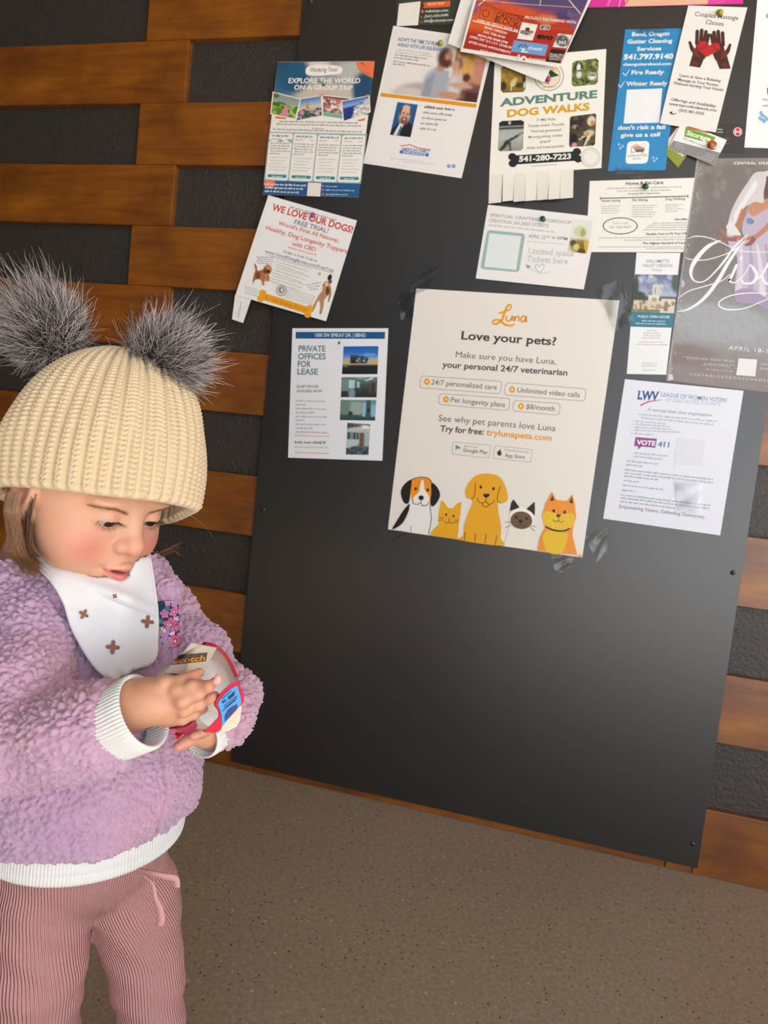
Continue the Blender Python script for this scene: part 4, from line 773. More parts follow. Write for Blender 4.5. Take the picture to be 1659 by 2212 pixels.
S.photo([(960, 1425), (1275, 1445), (1250, 1868), (938, 1862)], [('g', [(0, '#5a615f'), (.14, '#c3c6c2'), (.3, '#aab0ab'), (.7, '#8f9a95'), (.76, '#3c4c54'), (1, '#33434c')]), ('p', [(0, .0), (1, .1), (.5, .1), (.0, .18)], '#4b524f'), ('e', .8, .1, .18, .05, '#e6ebe4'), ('r', .02, .3, .5, .5, '#6f8a8c'), ('r', .06, .3, .12, .5, '#27302e'), ('r', .3, .3, .36, .5, '#27302e'), ('r', .46, .3, .52, .5, '#38423e'), ('p', [(0, .52), (.55, .52), (.55, .66), (0, .82)], '#b7c4be'), ('r', .55, .28, .75, .75, '#6b5a47'), ('r', .82, .3, 1, .7, '#a3b4ba'), ('s', 0, .8, 1, 1, 40, .04, ['#4f626c', '#2a3a44', '#60707a'])], (28, 36))
S.done('white office lease flyer with a column of four building photos')

# voters league sheet
S = Sheet('voter_flyer', [(270, 85), (1422, 198), (1195, 1603), (58, 1440)], (1290, 800, 4.496), .0012, '#e6e9f1')
S.text('LWV', (385, 278), (595, 290), 84, '#2f5f9c', .04, 0, True); S.stroke([(420, 342), (500, 305), (632, 286)], [14, 12, 5], '#cf4a44')
S.text('LEAGUE OF WOMEN VOTERS', (618, 252), (1258, 312), 42, '#6f8db4', .004); S.text('OF DESCHUTES COUNTY', (660, 302), (1198, 348), 36, '#b3bccb', .002)
S.text('A non-partisan civic organization', (485, 392), (1112, 450), 32, '#8d9cb0', .008, .15)
lines(S, [((400, 432), (1180, 505)), ((430, 466), (1135, 535))], 22, '#b4bac6')
for i, x in enumerate((665, 705, 730, 815, 545)): S.greek((372 - i * 4, 498 + i * 30), (x, 526 + i * 27), 20, '#b4bac6', i); S.stroke([(350 - i * 4, 492 + i * 30), (352 - i * 4, 500 + i * 30)], 12, '#b4bac6', False)
S.poly([(372, 648), (580, 664), (566, 752), (430, 740), (395, 770), (398, 738), (358, 734)], '#94508f'); S.text('VOTE', (380, 718), (562, 732), 46, '#f1ebf2', .04); S.text('411', (585, 738), (698, 746), 50, '#6d93ab', .04)
S.poly([(780, 655), (1052, 678), (1018, 935), (742, 912)], '#dfe2ea')
lines(S, [((360, 808), (690, 840)), ((355, 842), (640, 872)), ((285, 885), (605, 918)), ((278, 922), (438, 938)), ((265, 970), (1140, 1068)), ((265, 1002), (1130, 1100)), ((262, 1032), (600, 1070)), ((255, 1075), (405, 1092)), ((245, 1120), (645, 1165)), ((238, 1168), (385, 1185)), ((230, 1215), (1100, 1320)), ((228, 1245), (1095, 1350)), ((222, 1278), (760, 1345))], 21, '#abb1be')
S.text('Empowering Voters. Defending Democracy.', (212, 1335), (1050, 1440), 36, '#a08ea8', .006)
S.done('bluish white voter flyer with purple speech box at lower right of the board')
# ------------------------------------------------------------------ push pins and tape
def pin(px, py, color, label, out=.012, tilt=0.5, base=.002, name='push_pin'):
    o = empty(name, on_wall(px, py + 5, BY - base), label, 'push pin')
    m = mat('plastic ' + color, color, rough=.25, spec=.6, **{'Transmission Weight': .25})
    prof = [(.0, 0), (.0052, .0), (.0054, .0012), (.0034, .0024), (.0030, .006), (.0040, .0085), (.0046, .0098), (.0042, .0112), (0, .0116)]
    bm = bmesh.new(); n = 20; rings = []
    for r, h in prof: rings.append([bm.verts.new((r * math.cos(2 * math.pi * i / n), -h, r * math.sin(2 * math.pi * i / n))) for i in range(n)])
    for a, b in zip(rings, rings[1:]):
        for i in range(n): bm.faces.new((a[i], a[(i + 1) % n], b[(i + 1) % n], b[i]))
    bmesh.ops.remove_doubles(bm, verts=bm.verts, dist=1e-6); bm_obj('head', bm, m, o, True)
    bm = bmesh.new(); bmesh.ops.create_cone(bm, segments=10, radius1=.0006, radius2=.0003, depth=.006)
    for v in bm.verts: v.co = Vector((v.co.x, v.co.z + .0022, v.co.y))
    bm_obj('needle', bm, mscr, o); o.rotation_euler = (tilt, 0, .3); return o
pin(952, 88, '#b9b51e', 'yellow-green push pin through the life insurance flyer headline', base=.004)
pin(1553, 22, '#b5a81c', 'yellow-green push pin at the top of the massage flyer', base=.007)
pin(1183, 166, '#c22a8c', 'magenta push pin on the round badge of the dog walking flyer', base=.004)
pin(676, 459, '#b8468c', 'magenta push pin above the red headline of the dog food flyer', base=.005)
pin(1172, 467, '#0d5f40', 'dark green push pin in the pale workshop flyer', base=.005)
pin(1393, 397, '#0f6440', 'dark green push pin in the home and pet care notice', base=.004)
pin(1534, 308, '#a8843c', 'brass-coloured push pin in the green-logo business card', base=.011)
pin(733, 735, '#6b5d49', 'small dull brown pin under the blue bar of the lease flyer', base=.001).scale = (.5,) * 3

mt = bpy.data.materials.new('clear tape'); mt.use_nodes = True; t_ = mt.node_tree; t_.nodes.clear()
o_ = N(t_, 'ShaderNodeOutputMaterial'); mx = N(t_, 'ShaderNodeMixShader'); tr = N(t_, 'ShaderNodeBsdfTransparent'); gl_ = N(t_, 'ShaderNodeBsdfGlossy'); gl_.inputs['Roughness'].default_value = .16
fr = N(t_, 'ShaderNodeFresnel'); fr.inputs['IOR'].default_value = 1.55; bp_ = N(t_, 'ShaderNodeBump'); bp_.inputs['Strength'].default_value = .3; bp_.inputs['Distance'].default_value = .003
tc_ = N(t_, 'ShaderNodeTexCoord'); ns_ = N(t_, 'ShaderNodeTexNoise'); ns_.inputs['Scale'].default_value = 55; tr.inputs[0].default_value = (.97, .97, .96, 1)
for a, b in ((tc_.outputs['Object'], ns_.inputs['Vector']), (ns_.outputs[0], bp_.inputs['Height']), (bp_.outputs[0], gl_.inputs['Normal']), (bp_.outputs[0], fr.inputs['Normal']), (fr.outputs[0], mx.inputs[0]), (tr.outputs[0], mx.inputs[1]), (gl_.outputs[0], mx.inputs[2]), (mx.outputs[0], o_.inputs[0])): t_.links.new(a, b)
def tape(quad, label, lift=.003, wr=.0012, seed=0):
    r = np.random.RandomState(seed); q = [np.array(p, float) for p in quad]; V = []; F = []; nx, ny = 8, 14
    ph = r.uniform(0, 6, 4)
    for j in range(ny + 1):
        for i in range(nx + 1):
            u, v = i / nx, j / ny; p = (q[0] * (1 - u) + q[1] * u) * (1 - v) + (q[3] * (1 - u) + q[2] * u) * v
            V.append(on_wall(p[0], p[1], BY - lift - wr * (1 + math.sin(5 * u + ph[0] + 4 * v) * math.sin(7 * v + ph[1]))))
    for j in range(ny):
        for i in range(nx): a = j * (nx + 1) + i; F.append((a, a + nx + 1, a + nx + 2, a + 1))
    o = mesh_obj('tape_strip', V, F, mt, None, True)
    localize(o); return tag(o, label, 'tape', 'clear tape on the notice board')
tape([(1380, 52), (1440, 52), (1437, 72), (1377, 74)], 'short clear tape strip over the top edge of the blue flyer', .0025, .0003, 1)
tape([(1333, 358), (1395, 368), (1392, 386), (1328, 379)], 'short clear tape strip over the foot of the blue flyer', .0025, .0005, 2)
tape([(1290, 622), (1336, 604), (1366, 690), (1332, 716)], 'crumpled clear tape at the top right corner of the cream poster', .0045, .0025, 3)
tape([(1336, 606), (1346, 612), (1370, 692), (1362, 700)], 'narrow folded clear tape edge right of the cream poster corner', .006, .002, 4)
tape([(905, 582), (955, 572), (920, 628), (880, 640)], 'faint clear tape above the top left corner of the cream poster', .0025, .0012, 5)
tape([(858, 640), (900, 622), (893, 690), (866, 692)], 'curled clear tape loop on the left edge of the cream poster', .004, .002, 6)
tape([(1262, 1158), (1312, 1142), (1320, 1176), (1290, 1215)], 'wrinkled clear tape beside the lower right corner of the cream poster', .0035, .002, 7)
tape([(845, 1143), (880, 1148), (875, 1162), (850, 1172)], 'clear tape under the lower left corner of the cream poster', .0022, .0008, 8)
tape([(1190, 1196), (1240, 1202), (1228, 1232), (1200, 1240)], 'faint clear tape smear under the foot of the cream poster', .0022, .0008, 9)
tape([(1456, 1038), (1516, 1044), (1512, 1110), (1466, 1106)], 'crumpled shiny clear tape over the lower text of the voter flyer', .0025, .0016, 10)
# ------------------------------------------------------------------ implicit modelling tools (camera-aligned metres)
D0 = 0.66
def K(px, py, z=0.0):
    """point seen at a pixel, z metres nearer than the child's head centre"""
    t = D0 - z; return np.array([(px - CX) / FPX * t, -(py - CY) / FPX * t, -t])
def KR(r, z=0.0): return r * (D0 - z) / FPX
R3 = np.stack([RIGHT, UP, -FWD], 1)      # camera-space axes to world axes
def to_world(P): return CAM + np.asarray(P) @ R3.T
def to_cam(P): return (np.asarray(P) - CAM) @ R3
def norm(v): v = np.asarray(v, float); return v / np.linalg.norm(v)

def grid(lo, hi, h):
    lo = np.array(lo, float); n = np.ceil((np.array(hi) - lo) / h).astype(int) + 1
    ax = [lo[i] + h * np.arange(n[i]) for i in range(3)]
    X, Y, Z = np.meshgrid(*ax, indexing='ij'); return np.stack([X, Y, Z], -1).astype(np.float32).reshape(-1, 3), n, lo
def smin(a, b, k):
    h = np.clip(.5 + .5 * (b - a) / k, 0, 1); return b * (1 - h) + a * h - k * h * (1 - h)
def smax(a, b, k): return -smin(-a, -b, k)
def sph(p, c, r): return np.linalg.norm(p - np.float32(c), axis=1) - np.float32(r)
def ellip(p, c, r, ax=None):
    q = p - np.float32(c)
    if ax is not None: q = q @ np.float32(ax).T
    r = np.float32(r); k0 = np.linalg.norm(q / r, axis=1); k1 = np.linalg.norm(q / (r * r), axis=1) + 1e-9; return k0 * (k0 - 1) / k1
def cone(p, a, b, ra, rb):
    a = np.float32(a); b = np.float32(b); ab = b - a; t = np.clip(((p - a) @ ab) / (ab @ ab), 0, 1)
    return np.linalg.norm(p - a - t[:, None] * ab, axis=1) - (ra + t * (rb - ra)).astype(np.float32)
def chain(p, pts, k=None):
    """pts: list of (xyz, radius)"""
    d = None
    for (a, ra), (b, rb) in zip(pts, pts[1:]):
        e = cone(p, a, b, ra, rb); d = e if d is None else (np.minimum(d, e) if k is None else smin(d, e, k))
    return d
def CH(*pts): return [(K(x, y, z), KR(r, z)) for x, y, z, r in pts]

def nets(D, n, lo, h):
    """surface nets: smooth quads around the zero level of a sampled distance field"""
    D = D.reshape(n); ins = D < 0
    s = [slice(0, -1), slice(1, None)]
    cnt = np.zeros(tuple(np.array(n) - 1), np.int8)
    for i in (0, 1):
        for j in (0, 1):
            for k in (0, 1): cnt += ins[s[i], s[j], s[k]]
    act = (cnt > 0) & (cnt < 8); idx = np.full(act.shape, -1, np.int64); cells = np.argwhere(act); idx[act] = np.arange(len(cells))
    acc = np.zeros((len(cells), 3)); wt = np.zeros(len(cells))
    cor = [(i, j, k) for i in (0, 1) for j in (0, 1) for k in (0, 1)]
    val = {c: D[cells[:, 0] + c[0], cells[:, 1] + c[1], cells[:, 2] + c[2]] for c in cor}
    for a in cor:
        for ax in range(3):
            if a[ax]: continue
            b = tuple(1 if i == ax else a[i] for i in range(3)); va, vb = val[a], val[b]; m = (va < 0) != (vb < 0)
            t = np.where(m, va / np.where(m, va - vb, 1), 0)
            pos = np.zeros((len(cells), 3)) + np.array(a); pos[:, ax] = t
            acc[m] += pos[m]; wt[m] += 1
    V = lo + h * (cells + acc / wt[:, None]); F = []
    for ax in range(3):
        o1, o2 = [i for i in range(3) if i != ax]
        sl = [slice(None)] * 3; sl[ax] = slice(0, -1); sh = [slice(None)] * 3; sh[ax] = slice(1, None)
        a = ins[tuple(sl)]; b = ins[tuple(sh)]; e = np.argwhere(a != b)
        e = e[(e[:, o1] > 0) & (e[:, o2] > 0) & (e[:, o1] < n[o1] - 1) & (e[:, o2] < n[o2] - 1)]
        flip = a[tuple(e.T)]
        c = []
        for d1, d2 in ((-1, -1), (0, -1), (0, 0), (-1, 0)):
            q = e.copy(); q[:, o1] += d1; q[:, o2] += d2; c.append(idx[tuple(q.T)])
        Q = np.stack(c, 1)
        if ax == 1: flip = ~flip
        Q[~flip] = Q[~flip][:, ::-1]; F.append(Q)
    return V, np.concatenate(F)
def vnormals(V, F):
    N_ = np.zeros_like(V); a = V[F[:, 2]] - V[F[:, 0]]; b = V[F[:, 3]] - V[F[:, 1]]; fn = np.cross(a, b)
    for i in range(4): np.add.at(N_, F[:, i], fn)
    return N_ / (np.linalg.norm(N_, axis=1, keepdims=True) + 1e-12)
def fast_mesh(name, V, F, m, parent=None, colors=None, attrs=None, world=True, smooth=True):
    """V in camera space"""
    P = to_world(V) if world else np.asarray(V); c = (P.min(0) + P.max(0)) / 2
    me = bpy.data.meshes.new(name); F = np.asarray(F); k = F.shape[1]
    me.vertices.add(len(P)); me.vertices.foreach_set('co', (P - c).astype(np.float32).ravel())
    me.loops.add(F.size); me.loops.foreach_set('vertex_index', F.ravel().astype(np.int32))
    me.polygons.add(len(F)); me.polygons.foreach_set('loop_start', np.arange(0, F.size, k, dtype=np.int32))
    me.update(calc_edges=True); me.validate()
    for mm in (m if isinstance(m, (list, tuple)) else [m]): me.materials.append(mm)
    if smooth: me.shade_smooth()
    if colors is not None:
        at = me.color_attributes.new('tint', 'FLOAT_COLOR', 'POINT'); at.data.foreach_set('color', np.concatenate([colors, np.ones((len(colors), 1))], 1).astype(np.float32).ravel())
    for nm, a in (attrs or {}).items():
        at = me.attributes.new(nm, 'FLOAT', 'POINT'); at.data.foreach_set('value', np.asarray(a, np.float32))
    o = link(bpy.data.objects.new(name, me), parent); o.location = c - (np.array(parent_loc(parent)) if parent else 0); return o
def parent_loc(o):
    l = Vector((0, 0, 0))
    while o is not None: l = l + o.location; o = o.parent
    return l
def hash3(I, s):
    x = (I[:, 0] * 73856093) ^ (I[:, 1] * 19349663) ^ (I[:, 2] * 83492791) ^ (s * 2654435761 % 2147483647)
    x = (x ^ (x >> 13)) * 1274126177 & 0x7fffffff; x = (x ^ (x >> 11)) * 668265263 & 0x7fffffff; return ((x ^ (x >> 15)) & 0xffff) / 65535.0
def worley(P, cell, seed=0):
    Q = P / cell; B = np.floor(Q).astype(np.int64); f1 = np.full(len(P), 9.); f2 = f1.copy()
    for i in (-1, 0, 1):
        for j in (-1, 0, 1):
            for k in (-1, 0, 1):
                I = B + np.array((i, j, k)); c = I + np.stack([hash3(I, seed), hash3(I, seed + 1), hash3(I, seed + 2)], 1)
                d = np.linalg.norm(Q - c, axis=1); m = d < f1; f2 = np.where(m, f1, np.minimum(f2, d)); f1 = np.where(m, d, f1)
    return f1, f2
def wob(P, f, s=0):
    return np.stack([np.sin(P[:, 1] * f + s) + np.sin(P[:, 2] * f * 1.7 + 1.3 * s), np.sin(P[:, 2] * f + 2 + s) + np.sin(P[:, 0] * f * 1.6 + s), np.sin(P[:, 0] * f + 4 + s) + np.sin(P[:, 1] * f * 1.8 + 2 * s)], 1) * .5
def strands(name, lines_, r0, m, parent, cols=None, sides=3, taper=True, local=True):
    """thin tapering hairs; lines_: list of camera-space polylines, cols: per-strand list of colours along it"""
    V, F, C = [], [], []
    b = 0
    for i, L in enumerate(lines_):
        L = np.asarray(L); n = len(L); T = np.gradient(L, axis=0); T /= np.linalg.norm(T, axis=1, keepdims=True) + 1e-9
        A = np.cross(T, [.3, .2, .93]); A /= np.linalg.norm(A, axis=1, keepdims=True) + 1e-9; B = np.cross(T, A)
        rr_ = (r0[i] if hasattr(r0, '__len__') else r0) * (np.linspace(1, .15, n) if taper else np.ones(n))
        for k in range(sides): a = 2 * math.pi * k / sides; V.append(L + (A * math.cos(a) + B * math.sin(a)) * rr_[:, None])
        for k in range(sides):
            k2 = (k + 1) % sides; j = np.arange(n - 1); F.append(np.stack([b + k * n + j, b + k * n + j + 1, b + k2 * n + j + 1, b + k2 * n + j], 1))
        if cols is not None: C += [np.asarray(cols[i])] * sides
        b += n * sides
    return fast_mesh(name, np.concatenate(V), np.concatenate(F), m, parent, np.concatenate(C) if cols is not None else None)
def tint_mat(name, rough=.6, spec=.3, **kw):
    m = mat(name, rough=rough, spec=spec, **kw); a = N(m.node_tree, 'ShaderNodeAttribute'); a.attribute_name = 'tint'
    m.node_tree.links.new(a.outputs['Color'], bsdf(m).inputs['Base Color']); return m
from mathutils.bvhtree import BVHTree
class Caster:
    """finds where a line of sight meets a supporting surface"""
    def __init__(s, V, F): s.b = BVHTree.FromPolygons([tuple(v) for v in V], [tuple(map(int, f)) for f in F])
    def hit(s, px, py, lift=0.0, default=0.0):
        d = norm(K(px, py, 0)); r = s.b.ray_cast(Vector((0, 0, 0)), Vector(d))
        if r[0] is None: return K(px, py, default)
        return np.array(r[0]) - d * lift
# ------------------------------------------------------------------ the child
UPC = R3.T @ np.array([0, 0, 1.0])                      # world up seen in camera space
kid_foot = to_world(K(185, 1900, -.03)); kid_foot[2] = 0
kid = empty('person', kid_foot, 'toddler in a cream knit hat and lilac fleece jacket looking down at a tape dispenser', 'person')

# head frame
TH, PH = math.radians(59.5), math.radians(27); HS = .89      # heading, nod, size
HF0 = np.array([math.sin(TH), 0, math.cos(TH)]); HL = np.array([math.cos(TH), 0, -math.sin(TH)])
HF = math.cos(PH) * HF0 - math.sin(PH) * np.array([0, 1, 0]); HU = np.cross(HF, HL)
HC = K(194, 1045, .022)
HAX = np.stack([HL, HF, HU])                            # rows: left, forward, up
def hp(l, f, u): return HC + HS * (l * HL + f * HF + u * HU)
EYES = [(-.0245, .0625, -.004), (.0245, .0625, -.004)]; ER = .0120
def head_sdf(p):
    q = (p - np.float32(HC)) @ np.float32(HAX / HS).T
    d = ellip(q, (0, -.010, .022), (.073, .087, .080))
    d = smin(d, ellip(q, (0, .022, -.024), (.0605, .053, .060)), .022)
    for s in (-1, 1): d = smin(d, ellip(q, (s * .033, .038, -.040), (.027, .030, .027)), .018)
    d = smin(d, sph(q, (0, .055, -.0715), .0155), .022)
    d = smin(d, ellip(q, (0, .063, -.047), (.023, .018, .018)), .014)
    for s in (-1, 1):
        d = smax(d, -ellip(q, (s * .0255, .086, -.003), (.0185, .0155, .0105)), .010)
        d = smin(d, ellip(q, (s * .026, .0655, .013), (.019, .011, .005)), .010)
    d = smin(d, cone(q, (0, .069, .004), (0, .0835, -.0225), .0065, .0085), .012)
    d = smin(d, sph(q, (0, .0865, -.0255), .0092), .006)
    for s in (-1, 1):
        d = smin(d, sph(q, (s * .0098, .0795, -.0285), .0062), .005)
        d = smax(d, -ellip(q, (s * .0052, .0860, -.0345), (.0028, .0042, .0026)), .0025)
    d = smax(d, -cone(q, (0, .088, -.037), (0, .0865, -.0465), .0016, .0022), .004)
    # lips, slightly open
    for s in (-1, 1):
        d = smin(d, chain(q, [((s * .0165, .0705, -.0545), .0020), ((s * .009, .0800, -.0510), .0036), ((s * .003, .0842, -.0490), .0042), ((0, .0842, -.0500), .0040)]), .0035)
        d = smin(d, chain(q, [((s * .0150, .0705, -.0560), .0022), ((s * .008, .0785, -.0595), .0046), ((0, .0810, -.0610), .0052)]), .0035)
    d = smax(d, -ellip(q, (0, .0830, -.0548), (.0115, .0090, .0021)), .002)
    for s in (-1, 1): d = smax(d, -sph(q, (s * .0195, .0745, -.0555), .0026), .006)
    d = smax(d, -ellip(q, (0, .0775, -.0685), (.013, .0045, .0028)), .006)
    # lids wrap the eyeballs and leave a narrow downcast slit
    for (l, f, u) in EYES:
        e = q - np.float32((l, f, u)); R_ = np.linalg.norm(e, axis=1); el = np.degrees(np.arctan2(e[:, 2], e[:, 1])); w = np.sqrt(np.clip(1 - (e[:, 0] / .0118) ** 2, 0, 1))
        mid = -19.0; hi = mid + 16 * w; lo_ = mid - 16 * w
        ang = np.maximum(lo_ - el, el - hi); gap = (-ang) * .00021      # >0 inside the slit
        sh_ = np.maximum(R_ - .0134, gap); sh_ = np.where(np.abs(e[:, 1]) < .0, 9, sh_)
        d = smin(d, sh_, .0030)
        d = np.maximum(d, -np.where((gap > 0) & (e[:, 1] > .004), .0128 - R_, -9) * 0 - 9) if False else d
        d = np.where((gap > .0003) & (e[:, 1] > .003) & (R_ < .016), np.maximum(d, .0118 - R_), d)
    for s in (-1, 1):
        ear = ellip(q, (s * .0705, .004, -.008), (.0075, .016, .024)); ear = smax(ear, -ellip(q, (s * .078, .008, -.004), (.006, .009, .015)), .004)
        d = smin(d, ear, .006); d = smin(d, ellip(q, (s * .0680, .014, -.027), (.005, .0065, .008)), .005)
    d = smin(d, cone(q, (0, -.018, -.035), (0, -.040, -.120), .041, .038), .018)
    return d * HS
def head_col(V):
    q = (V - HC) @ HAX.T / HS; n = len(q); C = np.tile(np.array(lin('#d6a283')), (n, 1))
    def blend(c, w): C[:] = C * (1 - w[:, None]) + np.array(lin(c)) * w[:, None]
    g = lambda c, r: np.exp(-(((q - np.array(c)) / np.array(r)) ** 2).sum(1))
    for s in (-1, 1):
        blend('#cf7468',   .75 * g((s * .036, .06, -.034), (.019, .03, .017))); blend('#cf8f80', .35 * g((s * .0245, .075, -.016), (.016, .02, .006)))
        blend('#d79a86', .5 * g((s * .0245, .076, .004), (.014, .02, .006))); blend('#c97a66', .5 * g((s * .075, -.01, -.01), (.01, .02, .02)))
    blend('#dd907e', .5 * g((0, .092, -.026), (.012, .012, .009))); blend('#b4604f', .7 * np.maximum(g((.0052, .086, -.034), (.003, .006, .0022)), g((-.0052, .086, -.034), (.003, .006, .0022))))
    blend('#dd9a86', .35 * g((0, .085, -.041), (.012, .02, .006)))
    # lips
    ax = np.abs(q[:, 0]); up = -.0468 - .0072 * np.clip(ax / .0165, 0, 1) ** 1.3 - .0012 * np.exp(-(ax / .002) ** 2); lo_ = -.0668 + .0105 * np.clip(ax / .0165, 0, 1) ** 1.6
    w = np.clip((up - q[:, 2]) / .0012, 0, 1) * np.clip((q[:, 2] - lo_) / .0014, 0, 1) * np.clip((.0178 - ax) / .002, 0, 1) * (q[:, 1] > .064)
    blend('#c9686c', .85 * w); blend('#8a3438', .8 * np.exp(-((q[:, 2] + .0548) / .0016) ** 2) * (ax < .0125) * (q[:, 1] < .0835) * (q[:, 1] > .066))
    return C
P_, n_, lo_ = grid(HC - np.array([.105, .135, .115]), HC + np.array([.115, .115, .115]), .00105)
Vh, Fh = nets(head_sdf(P_), n_, lo_, .00105); Ch = head_col(Vh); del P_

# hands and forearms --------------------------------------------------------
ZH = .125
def hx(X, Y): return 240 + X / 5.184, 1360 + Y / 5.184
def HCH(*pts): return CH(*[(*hx(x, y), z, r / 5.184) for x, y, z, r in pts])
def near_hand(p):
    d = chain(p, CH((120, 1600, .11, 56), (262, 1528, .122, 50), (300, 1521, .124, 46)), .01)
    d = smin(d, chain(p, HCH((330, 820, .124, 225), (450, 800, .127, 238), (560, 812, .125, 205))), .012)
    d = smin(d, chain(p, HCH((600, 830, .127, 165), (660, 890, .124, 140))), .012)
    th = chain(p, HCH((400, 700, .126, 130), (600, 605, .132, 84), (800, 570, .131, 60), (905, 530, .124, 60), (990, 480, .118, 52)), .004)
    ix = chain(p, HCH((470, 765, .120, 95), (740, 682, .135, 76), (900, 640, .136, 68), (995, 615, .126, 56)), .004)
    md = chain(p, HCH((500, 860, .120, 95), (800, 800, .138, 72), (975, 722, .137, 64), (1085, 640, .128, 58), (1165, 580, .117, 50)), .004)
    rg = chain(p, HCH((520, 945, .119, 88), (820, 908, .133, 64), (990, 840, .131, 58), (1110, 770, .120, 52), (1165, 735, .112, 46)), .004)
    pk = chain(p, HCH((600, 1020, .118, 80), (800, 1000, .123, 58), (930, 945, .121, 52), (1040, 890, .111, 46)), .004)
    for f in (th, ix, md, rg, pk): d = smin(d, f, .0038)
    d = smax(d, -chain(p, HCH((840, 500, .137, 7), (852, 560, .144, 8), (850, 610, .143, 6))), .003)
    nail = ellip(p, K(*hx(1193, 560), .1235), (.0030, .0042, .0022)); return smin(d, nail, .0012)
def far_hand(p):
    d = chain(p, CH((496, 1550, .03, 30), (470, 1574, .045, 31), (448, 1580, .058, 34)), .01)
    d = smin(d, chain(p, CH((448, 1570, .06, 30), (425, 1572, .066, 28))), .01)
    for pts in (((440, 1580, .068, 15), (410, 1598, .078, 13), (386, 1612, .084, 11)), ((450, 1585, .062, 15), (425, 1596, .07, 12.5), (404, 1600, .08, 10.5)),
                ((455, 1565, .07, 14), (435, 1583, .086, 11), (418, 1590, .094, 9.5)), ((462, 1560, .07, 13), (450, 1577, .084, 10), (437, 1583, .092, 9)), ((440, 1545, .06, 15), (430, 1500, .052, 13), (438, 1470, .05, 11))):
        d = smin(d, chain(p, CH(*pts), .003), .0035)
    return d
def part(sdf, lo, hi, h):
    P_, n_, l_ = grid(lo, hi, h); return nets(sdf(P_), n_, l_, h)
def bounds(*pts, pad=.03): A = np.array(pts); return A.min(0) - pad, A.max(0) + pad
lo_, hi_ = bounds(K(130, 1440, .1), K(490, 1640, .15), K(490, 1440, .1), pad=.012); Vn, Fn = part(near_hand, lo_, hi_, .0008)
lo_, hi_ = bounds(K(380, 1450, .1), K(540, 1630, .01), pad=.012); Vf, Ff = part(far_hand, lo_, hi_, .0010)
def hand_col(V, tips):
    C = np.tile(np.array(lin('#d29c7c')), (len(V), 1))
    for t, r, c, a in tips:
        w = a * np.exp(-((V - t) ** 2).sum(1) / r ** 2); C = C * (1 - w[:, None]) + np.array(lin(c)) * w[:, None]
    return C
tipn = [(K(*hx(x, y), z), .011, '#dc8f80', .6) for x, y, z in ((1000, 475, .12), (1180, 590, .118), (1170, 740, .112), (1000, 610, .126))] + [(K(*hx(1195, 560), .1245), .0032, '#efc4bb', .8)] + [(K(*hx(x, y), .14), .008, '#d6957e', .4) for x, y in ((660, 650), (745, 830), (760, 960))]
Cn = hand_col(Vn, tipn); Cf = hand_col(Vf, [(K(386, 1612, .084), .012, '#dc8b80', .6), (K(418, 1590, .09), .012, '#dc8b80', .5)])

# the rest of the body under the clothes
TB = K(190, 1740, -.035); BF = norm(np.array([math.sin(math.radians(62)), 0, math.cos(math.radians(62))]) - UPC * UPC.dot([math.sin(math.radians(62)), 0, math.cos(math.radians(62))])); BL = np.cross(UPC, BF)
BAX = np.stack([BL, BF, UPC])
def bp(l, f, u): return TB + l * BL + f * BF + u * UPC
HIPZ = (to_world(TB) - 0)[2]
def floor_cam(px, py, z, h):
    w = to_world(K(px, py, z)); w[2] = h; return to_cam(w)
LEGS = [CH((90, 1930, .0, 106), (78, 2100, .0, 100), (68, 2260, -.01, 93), (70, 2440, -.02, 68)), CH((288, 1930, -.050, 98), (318, 2105, -.052, 76), (328, 2240, -.053, 69), (328, 2400, -.06, 62))]
ANK = [floor_cam(70, 2440, -.02, .055), floor_cam(328, 2400, -.06, .055)]
for c, a in zip(LEGS, ANK): c.append((a, .027))
def body_sdf(p):
    q = (p - np.float32(TB)) @ np.float32(BAX).T
    d = chain(q, [((0, 0, -.05), .062), ((0, .004, .03), .068), ((0, 0, .14), .066), ((0, .0, .21), .042)], .02)
    for c in LEGS: d = smin(d, chain(p, [(a, r * .72) for a, r in c]), .02)
    d = smin(d, chain(p, CH((80, 1370, .05, 60), (60, 1610, .08, 58), (150, 1585, .112, 54)), .01), .02)
    d = smin(d, chain(p, CH((340, 1330, -.06, 60), (500, 1510, .005, 40), (490, 1560, .035, 38)), .01), .02)
    return d
lo_, hi_ = bounds(bp(-.12, -.1, -HIPZ), bp(.12, .1, -HIPZ), bp(0, .2, .25), K(10, 1400, .1), K(540, 1600, 0), pad=.03)
lo_ = np.minimum(lo_, to_cam(np.array([kid_foot[0], kid_foot[1], 0])) - .1); Vb, Fb = part(body_sdf, lo_, hi_, .005)
Cb = np.tile(np.array(lin('#d6a283')), (len(Vb), 1))
skin = tint_mat('skin', .48, .4, **{'Subsurface Weight': .18, 'Subsurface Scale': .006, 'Subsurface Radius': (1, .35, .18)})
n = noise(skin, tex_coord(skin), 900, 3); bump(skin, n.outputs[0], .05, .0006)
o1, o2, o3 = len(Vh), len(Vh) + len(Vn), len(Vh) + len(Vn) + len(Vf)
fast_mesh('body', np.concatenate([Vh, Vn, Vf, Vb]), np.concatenate([Fh, Fn + o1, Ff + o2, Fb + o3]), skin, kid, np.concatenate([Ch, Cn, Cf, Cb]))

